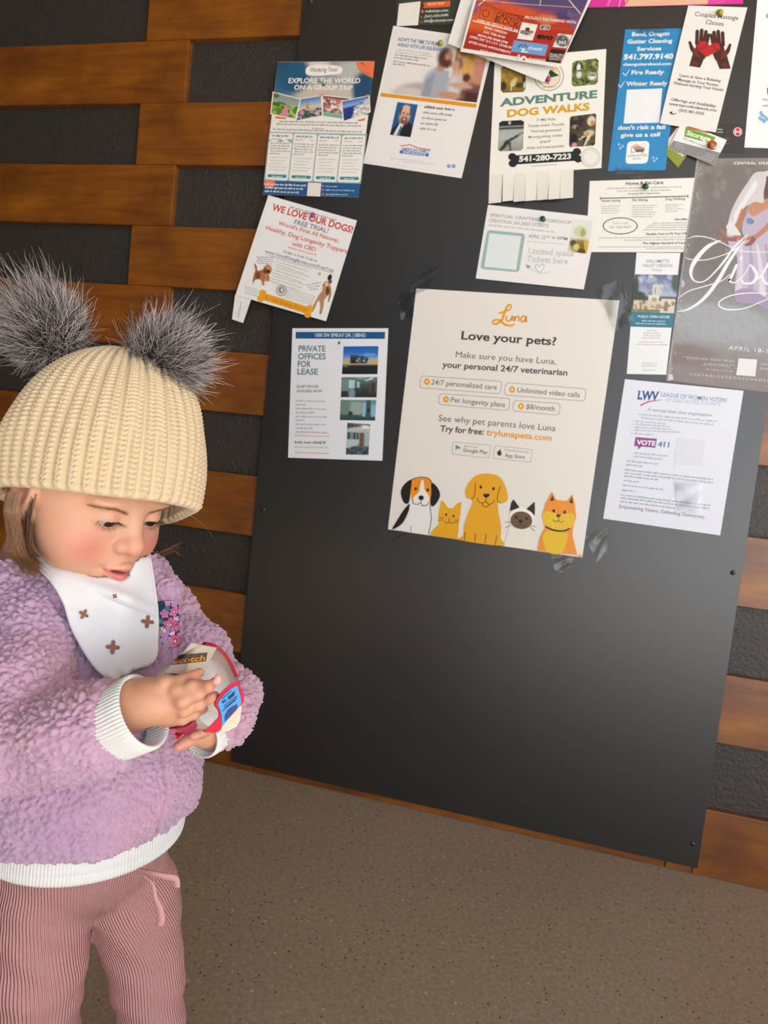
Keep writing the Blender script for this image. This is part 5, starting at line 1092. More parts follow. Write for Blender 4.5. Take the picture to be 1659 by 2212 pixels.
# eyes, lashes, brows
eye_m = tint_mat('eye', .08, .6)
for (l, f, u) in EYES:
    nu, nv = 48, 32; V = []; C = []; F = []; ga = math.radians(-24); gz = np.array([.0 if l < 0 else -.05, math.cos(ga), math.sin(ga)])
    for j in range(nv + 1):
        for i in range(nu):
            a, b_ = 2 * math.pi * i / nu, math.pi * j / nv; dirv = np.array([math.sin(b_) * math.cos(a), math.cos(b_), math.sin(b_) * math.sin(a)])
            # pole of the sphere along the gaze
            y = norm(gz); x = norm(np.cross(y, [0, 0, 1])); z = np.cross(x, y); dv = dirv[0] * x + dirv[1] * y + dirv[2] * z
            V.append(hp(*(np.array((l, f, u)) + dv * ER * (1.03 if b_ < .3 else 1)))); C.append(lin('#0a0808' if b_ < .24 else '#3a2a24' if b_ < .50 else '#2a211e' if b_ < .56 else '#e3dcd8'))
    for j in range(nv):
        for i in range(nu): F.append((j * nu + i, j * nu + (i + 1) % nu, (j + 1) * nu + (i + 1) % nu, (j + 1) * nu + i))
    fast_mesh('eye', V, F, eye_m, kid, np.array(C))
hairm = tint_mat('hair', .42, .5)
rng = np.random.RandomState(4)
def lash(l, f, u, cnt, L, upper):
    out = []
    for i in range(cnt):
        x = -.0112 + .0224 * (i + rng.uniform(-.3, .3)) / (cnt - 1); w = math.sqrt(max(0, 1 - (x / .0122) ** 2)); el = math.radians(-19 + (15 if upper else -16) * w)
        r = .0134; yy = math.sqrt(max(1e-6, r * r - x * x)); base = np.array([x, yy * math.cos(el), yy * math.sin(el)])
        dirv = norm(np.array([x * 1.5 + rng.uniform(-.15, .15) * .01, .011, -.0065 if upper else -.012])); upv = np.array([0, .3, 1 if upper else -.2])
        LL = L * rng.uniform(.7, 1.1) * (1 + .35 * abs(x) / .0112); pts = [base + dirv * LL * t + upv * LL * .30 * t * t for t in np.linspace(0, 1, 6)]
        out.append([hp(*(np.array((l, f, u)) + p)) for p in pts])
    return out
for (l, f, u) in EYES:
    A = lash(l, f, u, 40, .0095, True) + lash(l, f, u, 18, .004, False)
    strands('eyelashes', A, .00020, hairm, kid, [[lin('#2a1d19')] * 6] * len(A))
    s = -1 if l < 0 else 1; A = []
    for i in range(110):
        t = rng.uniform(0, 1); x = s * (.011 + .031 * t); uu = .0045 + .0065 * math.sin(t * 2.4) - .002 * t + rng.normal(0, .0009)
        # project to the brow surface
        A.append((x, uu, t))
    B = BVHTree.FromPolygons([tuple(v) for v in Vh], [tuple(map(int, q)) for q in Fh]) if l < 0 else B
    L_ = []
    for x, uu, t in A:
        ln = []
        for k in range(4):
            xx = x + s * .0075 * k / 3 * .9; u2 = uu + (.0016 - .0022 * t) * k / 3; o_ = hp(xx, .13, u2); h_ = B.ray_cast(Vector(o_), Vector(-HF))
            if h_[0] is None: break
            ln.append(np.array(h_[0]) + HF * (.0004 + .0003 * k))
        if len(ln) == 4: L_.append(ln)
    strands('eyebrow', L_, .00016, hairm, kid, [[lin('#a07858')] * 4] * len(L_))

# loose hair
L_, C_ = [], []
HB_ = [lin(c) for c in ('#5d3e2a', '#7d5638', '#94683f', '#6d4a30', '#a47a50')]
for i in range(900):
    t = rng.beta(1.6, 1.2); x0 = 16 + 60 * t + rng.normal(0, 3); z0 = .062 + .016 * t - .022 * (1 - t) + rng.normal(0, .003)
    z0 = max(z0, .088) if x0 < 50 else z0; y1 = 1150 + 22 * rng.rand(); x1 = 18 + 48 * t + rng.normal(0, 3); x2 = 24 + 50 * t + rng.normal(0, 6); y2 = 1195 + 12 * rng.rand(); x3 = 48 + 42 * t + rng.normal(0, 10); y3 = 1215 + 35 * rng.rand()
    L_.append([K(x, y, z) for x, y, z in spline([(x0, 1062, z0), (x0 - 8, 1105, z0 + .004), (x1, y1, z0 + .006), (x2, y2, z0 + .008), (x3, y3, z0 + .012)], 4)]); c = np.array(HB_[rng.randint(5)]) * rng.uniform(.8, 1.15); C_.append([c] * len(L_[-1]))
for i in range(70):   # wisps at the far cheek and under the chin
    t = rng.rand()
    if i < 26: pts = [(322 + 6 * t, 1196 + 14 * t, -.035), (345, 1190 + 16 * t, -.03), (368 + 8 * t, 1180 + 12 * t, -.028), (385 + 12 * rng.rand(), 1166 + 36 * t, -.03)]
    elif i < 52: pts = [(318 + 4 * t, 1205 + 8 * t, .0), (308 + 6 * t, 1228, .012), (300 + 14 * t, 1245, .016), (282 + 46 * t, 1254 + 8 * rng.rand(), .02)]
    else: pts = [(312, 1080, .0), (300, 1095, .03), (296 + 8 * t, 1110, .034), (290 + 20 * t, 1120, .03)]
    L_.append([K(*p) for p in spline(pts, 4)]); C_.append([np.array(HB_[rng.randint(5)])] * len(L_[-1]))
for pts in ([(408, 1112, -.04), (430, 1126, -.04), (450, 1145, -.04), (468, 1172, -.04)],):
    L_.append([K(*p) for p in spline(pts, 4)]); C_.append([lin('#b8946a')] * len(L_[-1]))
strands('hair', L_, .00022, hairm, kid, C_, 3)
# ------------------------------------------------------------------ knit hat with two fur pompoms
hat_n = .0 
HATB = K(213, 1088, .016); HATU = norm([.050, .978, -.20]); hf = norm(HF0 - HATU * HATU.dot(HF0)); hl = np.cross(HATU, hf) * -1
hl = norm(np.cross(hf, HATU)); HATH = .1425
def hat_surface(NA, rows, amp, inner=0.0):
    a = np.linspace(0, 2 * math.pi, NA, endpoint=False); t = np.linspace(0, 1, rows)
    # profile: fold under the brim, up the side, over the crown
    prof = []
    for x in t:
        if x < .10: k = x / .10; prof.append((-.0085 + .0012 * k, .040 * (1 - k), 0))
        elif x < .15: k = (x - .10) / .05 * math.pi; prof.append((-.0042 - .0035 * math.cos(k), -.0045 * math.sin(k), k / math.pi))
        else:
            k = (x - .15) / .85; h = math.sin(k * math.pi / 2) ** 1.02; prof.append((None, h, 1))
    V = []; 
    for j, (off, h, side) in enumerate(prof):
        if off is None: w = max(0.0, 1 - h ** 2.65) ** .5; hh = h * HATH; o_ = 0; bul = 1 + .015 * math.sin(min(1, h / .5) * math.pi); vk = (t[j] - .15) / .85
        else: w = 1; hh = h; o_ = off; bul = 1; vk = 0
        x = a * 50 / (2 * math.pi); fr = x - np.floor(x); odd = (np.floor(x) % 2 == 0)
        s_ = np.clip((fr - .5) / .40, -1, 1); up_ = 1 / (1 + math.exp(-(vk - .235) * 90)) if side == 1 else 0
        valley = np.where(odd & (fr > .5) | ~odd & (fr < .5), 1.0, 1.0 - .62 * up_)
        rib = 1 - valley * np.abs(s_) ** 2.6
        rowp = vk * 50 - .55 * np.abs(s_); st = .5 + .5 * np.cos(2 * math.pi * rowp)
        hgt = amp * (rib * (.50 + .50 * st) - .25 * np.exp(-(s_ / .16) ** 2) * (1 - .3 * st)) * (1 - .75 * max(0, (vk - .8) / .2))
        hgt = hgt * (1 if side == 1 else -.6 if side == 0 else math.cos(math.pi * (1 - side)) * .8)
        nz = .0022 * np.sin(a * 3 + 1.2 + vk * 3) * w + .0012 * np.sin(a * 7 + vk * 9) * w
        rl = (.0845 * bul * w + o_ + nz + hgt); rf = (.0913 * bul * w + o_ + nz + hgt)
        sag = -.004 * np.cos(2 * (a - .6)) * (1 - vk)
        lean = HATH * .16 * vk ** 1.6
        V.append(HATB + hl * (np.sin(a) * rl)[:, None] + hf * (np.cos(a) * rf)[:, None] + HATU * (hh + sag + (hgt * vk if off is None else 0))[:, None] + np.array([lean * .55, 0, -lean * .1]))
    V = np.concatenate(V); i = np.arange(NA); F = []
    for j in range(rows - 1): F.append(np.stack([j * NA + i, j * NA + (i + 1) % NA, (j + 1) * NA + (i + 1) % NA, (j + 1) * NA + i], 1))
    return V, np.concatenate(F)
knit = mat('cream knit wool', '#d6c09b', rough=.85, spec=.15, **{'Sheen Weight': .25, 'Sheen Roughness': .5})
n = noise(knit, tex_coord(knit, (1, 1, 1)), 1800, 3); bump(knit, n.outputs[0], .35, .0006)
V_, F_ = hat_surface(900, 330, .0040); hat = fast_mesh('knit_hat', V_, F_, knit, kid); bpy.context.view_layer.update()
fur = tint_mat('faux fur', .55, .35)
def pompom(px, py, z, rpx, cnt, seed, sweep):
    r = np.random.RandomState(seed); c = K(px, py, z); R_ = KR(rpx, z); L_, C_, rad = [], [], []
    D = r.randn(cnt, 3); D /= np.linalg.norm(D, axis=1, keepdims=True)
    for d in D:
        clump = norm(np.round(d * 4) + .01); d2 = norm(d * .75 + clump * .45 + .10 * r.randn(3)); ln = R_ * (.72 + .22 * r.rand() + (.42 * r.rand() if r.rand() < .14 else 0)); b_ = .34 * R_
        side = norm(np.cross(d2, r.randn(3))); sw = np.array(sweep) * ln * .75 + side * ln * .34
        tt = np.linspace(0, 1, 6); L_.append(c + d2 * (b_ + (ln - b_) * tt)[:, None] + sw * (tt ** 2)[:, None])
        k = r.rand(); dk, md, lt = lin('#2b2426'), lin('#6a6062'), lin('#cfc6c0')
        seq = [dk, dk, dk, md, lt, lt] if k < .34 else [dk, dk, md, md, lin('#8d8482'), lin('#4a4042')] if k < .62 else [dk, dk, dk, dk, lin('#3a3133'), lin('#2a2325')] if k < .80 else [dk, md, md, lt, lin('#e6ded8'), lin('#efe8e2')]
        C_.append(np.array(seq)); rad.append(.00042 * r.uniform(.6, 1.2))
    o = strands('pompom', L_, rad, fur, hat, C_, 3)
    bpy.context.view_layer.update()
    bm = bmesh.new(); bmesh.ops.create_icosphere(bm, subdivisions=3, radius=R_ * .42); core = bm_obj('pompom_backing', bm, mat('dark fur backing', '#2b2426', rough=.9), hat, True); core.location = to_world(c) - np.array(parent_loc(hat))
pompom(106, 722, .008, 110, 6500, 1, [-.25, .3, .1])
pompom(350, 780, .004, 106, 6500, 2, [.3, .12, .1])

# ------------------------------------------------------------------ fleece jacket
def bod(p): return (p - np.float32(TB)) @ np.float32(BAX).T
def torso_sdf(p, g=0.0):
    q = bod(p) * np.float32([.94, 1.04, 1.0])
    d = chain(q, [((0, 0, -.05), .0985 + g), ((0, .004, .05), .0985 + g), ((0, .002, .135), .083 + g), ((0, -.002, .195), .058 + g), ((0, .0, .225), .050 + g)], .01)
    return smax(d, -q[:, 2] + .0, .006)
n_a, n_b = K(262, 1556, .125), K(160, 1586, .115); n_ax = norm(n_a - n_b)
f_a, f_b = K(447, 1580, .058), K(490, 1556, .035); f_ax = norm(f_a - f_b)
def arms_sdf(p):
    d = chain(p, CH((66, 1385, .055, 84), (36, 1490, .08, 100), (30, 1590, .098, 104), (150, 1588, .116, 92), (268, 1555, .126, 88)), .02)
    d = smax(d, (p - np.float32(n_a)) @ np.float32(n_ax), .008)
    e = chain(p, CH((338, 1330, -.07, 84), (425, 1425, -.03, 70), (496, 1508, .002, 57), (488, 1556, .036, 54), (450, 1580, .056, 50)), .012)
    e = smax(e, (p - np.float32(f_a)) @ np.float32(f_ax), .006)
    return np.minimum(d, e)
def collar_sdf(p):
    pts = []
    for k in range(13):
        a = math.radians(28 + k * (304 / 12)); pts.append((bp(-math.sin(a) * .056, math.cos(a) * .054, .214 + .030 * (1 - math.cos(a)) * .5), .0145))
    return chain(p, pts)
def shoulder_sdf(p): return chain(p, CH((-60, 1240, -.03, 84), (6, 1266, .02, 80), (70, 1335, .045, 72)), .02)
def jacket_sdf(p):
    d = smin(torso_sdf(p), smin(arms_sdf(p), shoulder_sdf(p), .012), .014); d = smin(d, collar_sdf(p), .010)
    return d
lo_, hi_ = bounds(bp(-.12, -.12, -.01), bp(.12, .12, .25), bp(-.12, .12, .0), bp(.12, -.12, .0), K(-75, 1600, .1), K(560, 1500, .0), K(480, 1620, .05), K(30, 1600, .16), pad=.012)
P_, n_, l_ = grid(lo_, hi_, .0016); d_ = jacket_sdf(P_); del P_
Vj, Fj = nets(d_, n_, l_, .0016); Nj = vnormals(Vj, Fj); del d_
if np.mean(((Vj + Nj * .002 - (TB + .1 * UPC)) ** 2).sum(1) - ((Vj - (TB + .1 * UPC)) ** 2).sum(1)) < 0: Nj = -Nj
smooth_caster = Caster(Vj, Fj)
big = .0035 * (np.sin(Vj[:, 0] * 48 + 2 * np.sin(Vj[:, 1] * 37)) * np.sin(Vj[:, 1] * 55 + 1.7 * np.sin(Vj[:, 2] * 41)))
Q_ = Vj + .0016 * wob(Vj, 420, 1.0) + .0022 * wob(Vj, 150, 2.2)
f1, f2 = worley(Q_ * np.array([1, 1.25, 1]), .0070, 11); g1, g2 = worley(Q_, .0045, 5)
lump = np.clip((f2 - f1) / .42, 0, 1) ** .6; lump2 = np.clip((g2 - g1) / .5, 0, 1) ** .7
seam = np.exp(-((bod(Vj)[:, 0] / .0026) ** 2)) * (bod(Vj)[:, 1] > .03)
Vjd = Vj + Nj * (big + .0045 * lump + .0016 * lump2 - .0028 - .005 * seam)[:, None]
flc = mat('lilac sherpa fleece', '#d8b4d0', rough=.9, spec=.1, **{'Sheen Weight': .35, 'Sheen Roughness': .6})
mp = tex_coord(flc); nn = noise(flc, mp, 9, 3); ramp(flc, nn.outputs[0], [(.35, '#b593ad'), (.5, '#bf9ab2'), (.65, '#c59aab')], bsdf(flc).inputs['Base Color'])
n = noise(flc, mp, 700, 3); bump(flc, n.outputs[0], .5, .0009)
jacket = fast_mesh('fleece_jacket', Vjd, Fj, flc, kid, None); bpy.context.view_layer.update()
jcast = Caster(Vjd, Fj)

def drape(name, fn, nu, nv, m, parent, thick=.002, colors=None, world_lift=None):
    """a cloth patch: fn(u, v) gives a camera-space point"""
    V = np.array([fn(i / nu, j / nv) for j in range(nv + 1) for i in range(nu + 1)]); F = []
    for j in range(nv):
        for i in range(nu): a = j * (nu + 1) + i; F.append((a, a + nu + 1, a + nu + 2, a + 1))
    C = np.array([colors(i / nu, j / nv) for j in range(nv + 1) for i in range(nu + 1)]) if colors else None
    o = fast_mesh(name, V, np.array(F), m, parent, C)
    md = o.modifiers.new('thickness', 'SOLIDIFY'); md.thickness = thick; md.offset = 0; return o

# flowered chest pocket
def in_flower(x, y, fx, fy, r, rot):
    dx, dy = x - fx, y - fy; rr_ = math.hypot(dx, dy) / r; a = math.atan2(dy, dx) + rot
    return rr_ < .62 + .38 * abs(math.cos(2.5 * a)), rr_
FLW = [(.55, .50, 17, '#d5688f', .2), (.72, .88, 18, '#d8698f', .7), (.22, .80, 14, '#b98fd0', .1), (.78, .24, 12, '#d77aa0', 1), (.30, .25, 11, '#c77fb4', .4), (.82, .06, 9, '#cfa0d4', 0), (.50, .02, 8, '#d58ab0', .3), (.92, .62, 9, '#d5688f', .3), (.16, .60, 8, '#e6d9ea', .2), (.85, .42, 8, '#cdbfe0', .9), (.62, .70, 7, '#e9e2ee', .5), (.1, .98, 12, '#7fae9f', .1), (.45, .14, 7, '#4d8a86', .8), (.08, .42, 7, '#4d8a86', .4), (.35, .66, 8, '#b98fd0', .6), (.50, .98, 9, '#5f9a90', 0)]
def pocket_col(u, v):
    x, y = u * 46, v * 104
    for fu, fv, r, c, rot in FLW:
        ok, rr_ = in_flower(x, y, fu * 46, fv * 104, r, rot)
        if ok: return lin('#e8c9c2') if rr_ < .2 and r > 9 else lin('#8d3558') if rr_ < .33 and r > 9 else lin(c)
    return lin('#27405c')
def pocket_fn(u, v):
    L = (340 + 12 * v * v, 1300 + 92 * v + 4 * math.sin(v * 3)); R_ = (384 + 6 * v, 1297 + 97 * v - 3 * v * v); x, y = L[0] * (1 - u) + R_[0] * u, L[1] * (1 - u) + R_[1] * u + 8 * v * math.sin(u * math.pi)
    return smooth_caster.hit(x, y, .0050, -.02)
pocket = drape('pocket', pocket_fn, 60, 120, tint_mat('flowered cotton', .8, .15), jacket, .0015, pocket_col); pocket['label'] = 'navy flowered cotton chest pocket'

# ------------------------------------------------------------------ bib
def bib_sup(p):
    q = bod(p); d = smin(torso_sdf(p, .004), chain(q, [((0, .0, .20), .056), ((0, -.004, .245), .044)]), .03); return smin(smin(d, shoulder_sdf(p), .012), collar_sdf(p), .012)
lo_, hi_ = bounds(bp(-.13, -.13, .0), bp(.13, .13, .29), bp(-.13, .13, 0), bp(.13, -.13, .0), pad=.01); Vs, Fs = part(bib_sup, lo_, hi_, .004); bcast = Caster(Vs, Fs); hcast = Caster(Vh, Fh)
BL_ = spline([(44, 1176), (74, 1216), (110, 1250), (140, 1298), (158, 1355), (190, 1414), (216, 1448), (244, 1468)], 8); BR_ = spline([(318, 1190), (326, 1235), (334, 1290), (338, 1335), (337, 1380), (335, 1415), (322, 1432), (296, 1440)], 8)
BT_ = spline([(44, 1176), (80, 1166), (180, 1200), (270, 1215), (318, 1190)], 10)
def pick(P, t): k = t * (len(P) - 1); i = min(int(k), len(P) - 2); return P[i] * (1 - (k - i)) + P[i + 1] * (k - i)
def bib_px(u, v):
    a, b_ = pick(BL_, v), pick(BR_, v); p = a * (1 - u) + b_ * u
    if v < .35: w = 1 - v / .35; p = p + (pick(BT_, u) - (BL_[0] * (1 - u) + BR_[0] * u)) * w * w
    return p
def bib_fn(u, v):
    x, y = bib_px(u, v); fold = .0035 * math.sin(9 * u + 5 * v) * (1 - v) ** 1.2 + .0045 * math.exp(-((v - .30 - .16 * (u - .5)) / .05) ** 2) * math.exp(-((u - .72) / .34) ** 2) - .004 * math.exp(-((v - .36 - .16 * (u - .5)) / .03) ** 2) * math.exp(-((u - .75) / .3) ** 2)
    curl = .004 * math.sin(14 * u) * max(0, v - .86) / .14
    p = bcast.hit(x, y, .0095 + fold + curl, 0)
    g = smooth_caster.hit(x, y, .0095 + fold, -9); dg = np.linalg.norm(g)
    if v < .5 and u < .45 and dg < np.linalg.norm(p): p = g
    h = hcast.hit(x, y, -.016, -9)      # the cloth tucks in under the jaw
    return h if h[2] > -2 and np.linalg.norm(h) > np.linalg.norm(p) and np.linalg.norm(h) < dg + .012 else p
bibm = mat('white cotton jersey', '#dddcdc', rough=.85, spec=.15); n = noise(bibm, tex_coord(bibm), 1200, 2); bump(bibm, n.outputs[0], .15, .0004)
bib = drape('bib', bib_fn, 60, 90, bibm, kid, .0035); bpy.context.view_layer.update()
bibg = [np.array([bib_fn(i / 60, j / 90) for j in range(91) for i in range(61)]), [(j * 61 + i, (j + 1) * 61 + i, (j + 1) * 61 + i + 1, j * 61 + i + 1) for j in range(90) for i in range(60)]]
bc2 = Caster(*bibg); crm = mat('brown print', '#8f5f4d', rough=.8)
# welt along the edge of the bib
edge = [bib_fn(0, v) for v in np.linspace(0, 1, 70)] + [bib_fn(u, 1) for u in np.linspace(0, 1, 20)] + [bib_fn(1, v) for v in np.linspace(1, 0, 60)]
strands('bib_edge', [edge], .0022, bibm, bib, None, 8, False)
for cx_, cy_, s_, rot in ((244, 1398, 16, .08), (319, 1343, 15, .12), (181, 1327, 12, .5), (248, 1288, 6, .6)):
    V = []; F = []
    for arm in (0, math.pi / 2):
        b0 = len(V); k = 9
        for i in range(k + 1):
            for j in range(4):
                t = -1 + 2 * i / k; w = .27 * math.sqrt(max(.0, 1 - max(0, (abs(t) - .75) / .25) ** 2)) + .001; x = t * s_; y = (-1 + 2 * j / 3) * w * s_; a = rot + arm
                V.append(bc2.hit(cx_ + x * math.cos(a) - y * math.sin(a), cy_ + x * math.sin(a) + y * math.cos(a), .0034 + .0002 * (arm > 0), .1))
        for i in range(k):
            for j in range(3): F.append((b0 + i * 4 + j, b0 + i * 4 + j + 1, b0 + (i + 1) * 4 + j + 1, b0 + (i + 1) * 4 + j))
    fast_mesh('printed_cross', V, np.array(F), crm, bib)

# ------------------------------------------------------------------ ribbed shirt: hem and cuffs
rib = mat('white ribbed cotton', '#dfdfda', rough=.85, spec=.12)
def ring_tube(name, rings, m, parent, ribs, amp, per=6):
    """rings: (centre, axis_a*ra, axis_b*rb) stations of a ribbed knitted tube"""
    NA = ribs * per; a = np.linspace(0, 2 * math.pi, NA, endpoint=False); V = []
    for c, A, B in rings:
        s_ = 1 + amp * (np.cos(a * ribs)) / np.linalg.norm(A); V.append(np.array(c) + np.outer(np.cos(a) * s_, A) + np.outer(np.sin(a) * s_, B))
    V = np.concatenate(V); i = np.arange(NA); F = [np.stack([j * NA + i, j * NA + (i + 1) % NA, (j + 1) * NA + (i + 1) % NA, (j + 1) * NA + i], 1) for j in range(len(rings) - 1)]
    return fast_mesh(name, V, np.concatenate(F), m, parent)
st = []
for u, rr_ in ((.02, .092), (.0, .0955), (-.008, .0965), (-.014, .0968), (-.0152, .0958), (-.0164, .0970), (-.022, .0965), (-.0245, .0955), (-.025, .0935), (-.022, .092), (.0, .090)): st.append((bp(0, .001, u), BL * rr_ * 1.0, BF * rr_ * .91))
shirt = ring_tube('undershirt', st, rib, kid, 190, .00045, 4)
def frame(ax): x = norm(np.cross(ax, [.1, 1, .2])); return x, np.cross(ax, x)
cx1 = norm(K(300, 1524, .126) - K(200, 1572, .118)); A_, B2 = frame(cx1)
st = []
for t, rr_ in ((-.012, .0270), (.004, .0285), (.012, .0290), (.018, .0288), (.0195, .0278), (.018, .0265), (.0, .0250)): st.append((K(268, 1556, .126) + cx1 * t + np.array([.0, .0, .0]), A_ * rr_, B2 * rr_))
bpy.context.view_layer.update(); ring_tube('cuff', st, rib, shirt, 64, .0005, 6)
cx2 = norm(K(440, 1584, .062) - K(490, 1556, .035)); A_, B2 = frame(cx2)
ring_tube('cuff', [(K(450, 1580, .056) + cx2 * t, A_ * rr_, B2 * rr_) for t, rr_ in ((-.01, .0185), (.004, .0195), (.010, .0192), (.011, .0182), (.0, .017))], rib, shirt, 48, .0004, 6)

# ------------------------------------------------------------------ ribbed trousers and shoes
def pants_sdf(p):
    q = bod(p); d = chain(q * np.float32([.95, 1.04, 1]), [((0, 0, -.000), .083), ((0, -.002, -.022), .084)], .01)
    for c in LEGS: d = smin(d, chain(p, c[:4] + [(c[4][0] + UPC * .012, .031)], .007), .009)
    d = d + .0013 * np.sin(p @ np.float32(UPC) * 190 + p[:, 0] * 60 + 2 * np.sin(p[:, 2] * 50)) * np.exp(-((q[:, 2] + .20) / .05) ** 2) + .0010 * np.sin(p @ np.float32(UPC) * 150 + p[:, 0] * 120) * np.exp(-((q[:, 2] + .11) / .04) ** 2)
    d = smax(d, q[:, 2] - .0, .004); return smax(d, -(q[:, 2] + HIPZ - .050), .004)
lo_, hi_ = bounds(bp(-.12, -.1, -HIPZ), bp(.12, .1, 0), bp(-.1, .12, .0), bp(.1, -.12, 0), *[c[3][0] for c in LEGS], pad=.045); Vp, Fp = part(pants_sdf, lo_, hi_, .0023)
qp = bod(Vp); ribv = np.zeros(len(Vp))
axs = []
for c in LEGS: axs.append((c[0][0], c[4][0]))
dl = [np.linalg.norm((Vp - a0) - (((Vp - a0) @ (a1 - a0)) / ((a1 - a0) @ (a1 - a0)))[:, None] * (a1 - a0), axis=1) for a0, a1 in axs]
side = dl[0] < dl[1]; wl = np.clip((-.050 - qp[:, 2]) / .10, 0, 1); wl = wl * wl * (3 - 2 * wl)
relb = Vp - TB - (Vp - TB) @ UPC[:, None] * UPC; ab = np.arctan2(relb[:, 0], relb[:, 2]) * .088
for k, msk in ((0, side), (1, ~side)):
    a0, a1 = axs[k]; t = ((Vp - a0) @ (a1 - a0)) / ((a1 - a0) @ (a1 - a0)); rel = Vp - a0 - t[:, None] * (a1 - a0); off = a0 - TB; al = np.arctan2(rel[:, 0], rel[:, 2]) * .042 + math.atan2(off[0], .068 + off[2] * .5) * .088
    ribv = np.where(msk, ((1 - wl) * ab + wl * al) * 2 * math.pi / .0028, ribv)
pm = mat('dusty rose ribbed jersey', '#cc9794', rough=.88, spec=.1); at_ = N(pm.node_tree, 'ShaderNodeAttribute'); at_.attribute_name = 'rib'
sn = N(pm.node_tree, 'ShaderNodeMath', operation='SINE'); pm.node_tree.links.new(at_.outputs['Fac'], sn.inputs[0]); bump(pm, sn.outputs[0], .9, .0011)
trousers = fast_mesh('trousers', Vp, Fp, pm, kid, None, {'rib': ribv}); bpy.context.view_layer.update()
pmp = mat('dusty rose plain jersey', '#cc9895', rough=.85, spec=.1)
def ribbon(name, pts, w, m, parent, th=.0008, horiz=None):
    L = np.array([K(*p) for p in spline(pts, 8)]); T = np.gradient(L, axis=0); T /= np.linalg.norm(T, axis=1, keepdims=True); Bn = np.cross(T, [0, 0, 1.0]); Bn /= np.linalg.norm(Bn, axis=1, keepdims=True); Nn = np.cross(Bn, T)
    n_ = len(L); ww = np.interp(np.linspace(0, 1, n_), np.linspace(0, 1, len(w)), w)[:, None]; V = np.concatenate([L + Bn * ww + Nn * th, L - Bn * ww + Nn * th, L - Bn * ww - Nn * th, L + Bn * ww - Nn * th]); F = []
    for k in range(4):
        for j in range(n_ - 1): F.append((k * n_ + j, k * n_ + j + 1, (k + 1) % 4 * n_ + j + 1, (k + 1) % 4 * n_ + j))
    o = fast_mesh(name, V, np.array(F), m, parent); return o
ribbon('drawstring', [(300, 1878, .052), (326, 1885, .062), (352, 1892, .064), (378, 1898, .062), (382, 1916, .06)], [.0012, .0018, .0022, .0030, .0028], pmp, trousers)
ribbon('drawstring', [(312, 1892, .054), (330, 1910, .058), (336, 1940, .058), (345, 1962, .056), (348, 1985, .055), (344, 1998, .054)], [.0012, .0016, .0020, .0030, .0036, .0032], pmp, trousers)
shoe_m = mat('grey canvas shoe', '#8a8684', rough=.8); sole_m = mat('white rubber sole', '#e3e0da', rough=.6)
for a in ANK:
    w = to_world(a); yaw = math.atan2(*(R3 @ BF)[:2][::-1]) - math.pi / 2; bm = bmesh.new()
    bmesh.ops.create_uvsphere(bm, u_segments=24, v_segments=16, radius=1)
    for v in bm.verts:
        x, y, z = v.co; top = .034 if y < .1 else .034 - .012 * (y - .1); v.co = Vector((x * .030 * (1 + .15 * y), y * .062 + .026, max(z, -.35) * top + .03))
    o = bm_obj('shoe', bm, shoe_m, kid, True); o.location = np.array([w[0], w[1], 0]) - kid_foot; o.rotation_euler.z = yaw; bpy.context.view_layer.update()
    bm = bmesh.new(); r_ = bmesh.ops.create_cone(bm, segments=28, radius1=1, radius2=1, depth=1, cap_ends=True)
    for v in bm.verts: v.co = Vector((v.co.x * .033 * (1 + .12 * v.co.y), v.co.y * .066 + .026, v.co.z * .018 + .009))
    bm_obj('sole', bm, sole_m, o)
# ------------------------------------------------------------------ tape dispenser held in both hands
def ZX(X, Y, z=0.0): x, y = hx(X, Y); return K(x, y, z)
disp = empty('tape_dispenser', to_world(K(440, 1490, .10)), 'red and clear packing tape dispenser held in the toddler\'s hands', 'tape dispenser')
def dpart(name, V, F, m, smooth=True, parent=None, cols=None): return fast_mesh(name, np.asarray(V), np.asarray(F), m, parent or disp, cols, smooth=smooth)
clear = mat('clear plastic shell', '#ffffff', rough=.06, spec=.6); b = bsdf(clear); b.inputs['Transmission Weight'].default_value = 1.0; b.inputs['IOR'].default_value = 1.12; b.inputs['Alpha'].default_value = .30
film = mat('wound clear tape', '#d9cdbb', rough=.22, spec=.55, **{'Transmission Weight': .25, 'Coat Weight': .4}); paperc = mat('white card disc', '#dedcda', rough=.3, spec=.5, **{'Coat Weight': .3})
red = mat('red plastic', '#cc0f32', rough=.4, spec=.3); pinkp = mat('translucent pink plastic', '#d23a66', rough=.25, **{'Transmission Weight': .35, 'IOR': 1.2}); bluel = mat('blue label', '#3f97e6', rough=.3); blk = mat('black print', '#17181c', rough=.5); navy = mat('navy print', '#123f73', rough=.5); whitep = mat('cream plastic plate', '#e0cdb0', rough=.4); whe = mat('white plastic edge', '#f0eeea', rough=.35)
RC = ZX(1150, 640, .080); AX = norm([.70, -.36 + .66, .60]); AX = norm([.86, .32, .30])
ra = norm(np.cross([0, 1, .1], AX)); rb = np.cross(AX, ra); RR = KR(98, .08)
def rev(prof, n=72): # prof: (axial, radius)
    a = np.linspace(0, 2 * math.pi, n, endpoint=False); V = np.concatenate([RC + AX * t + np.outer(np.cos(a), ra) * r + np.outer(np.sin(a), rb) * r for t, r in prof]); i = np.arange(n)
    F = np.concatenate([np.stack([j * n + i, j * n + (i + 1) % n, (j + 1) * n + (i + 1) % n, (j + 1) * n + i], 1) for j in range(len(prof) - 1)]); return V, F
LN = .050
V, F = rev([(-LN, RR * .40), (-LN, RR * .62), (-LN + .001, RR * .64), (-.003, RR * .90), (-.002, RR * .88), (-.002, RR * .50), (-LN, RR * .40)]); dpart('tape_roll', V, F, film)
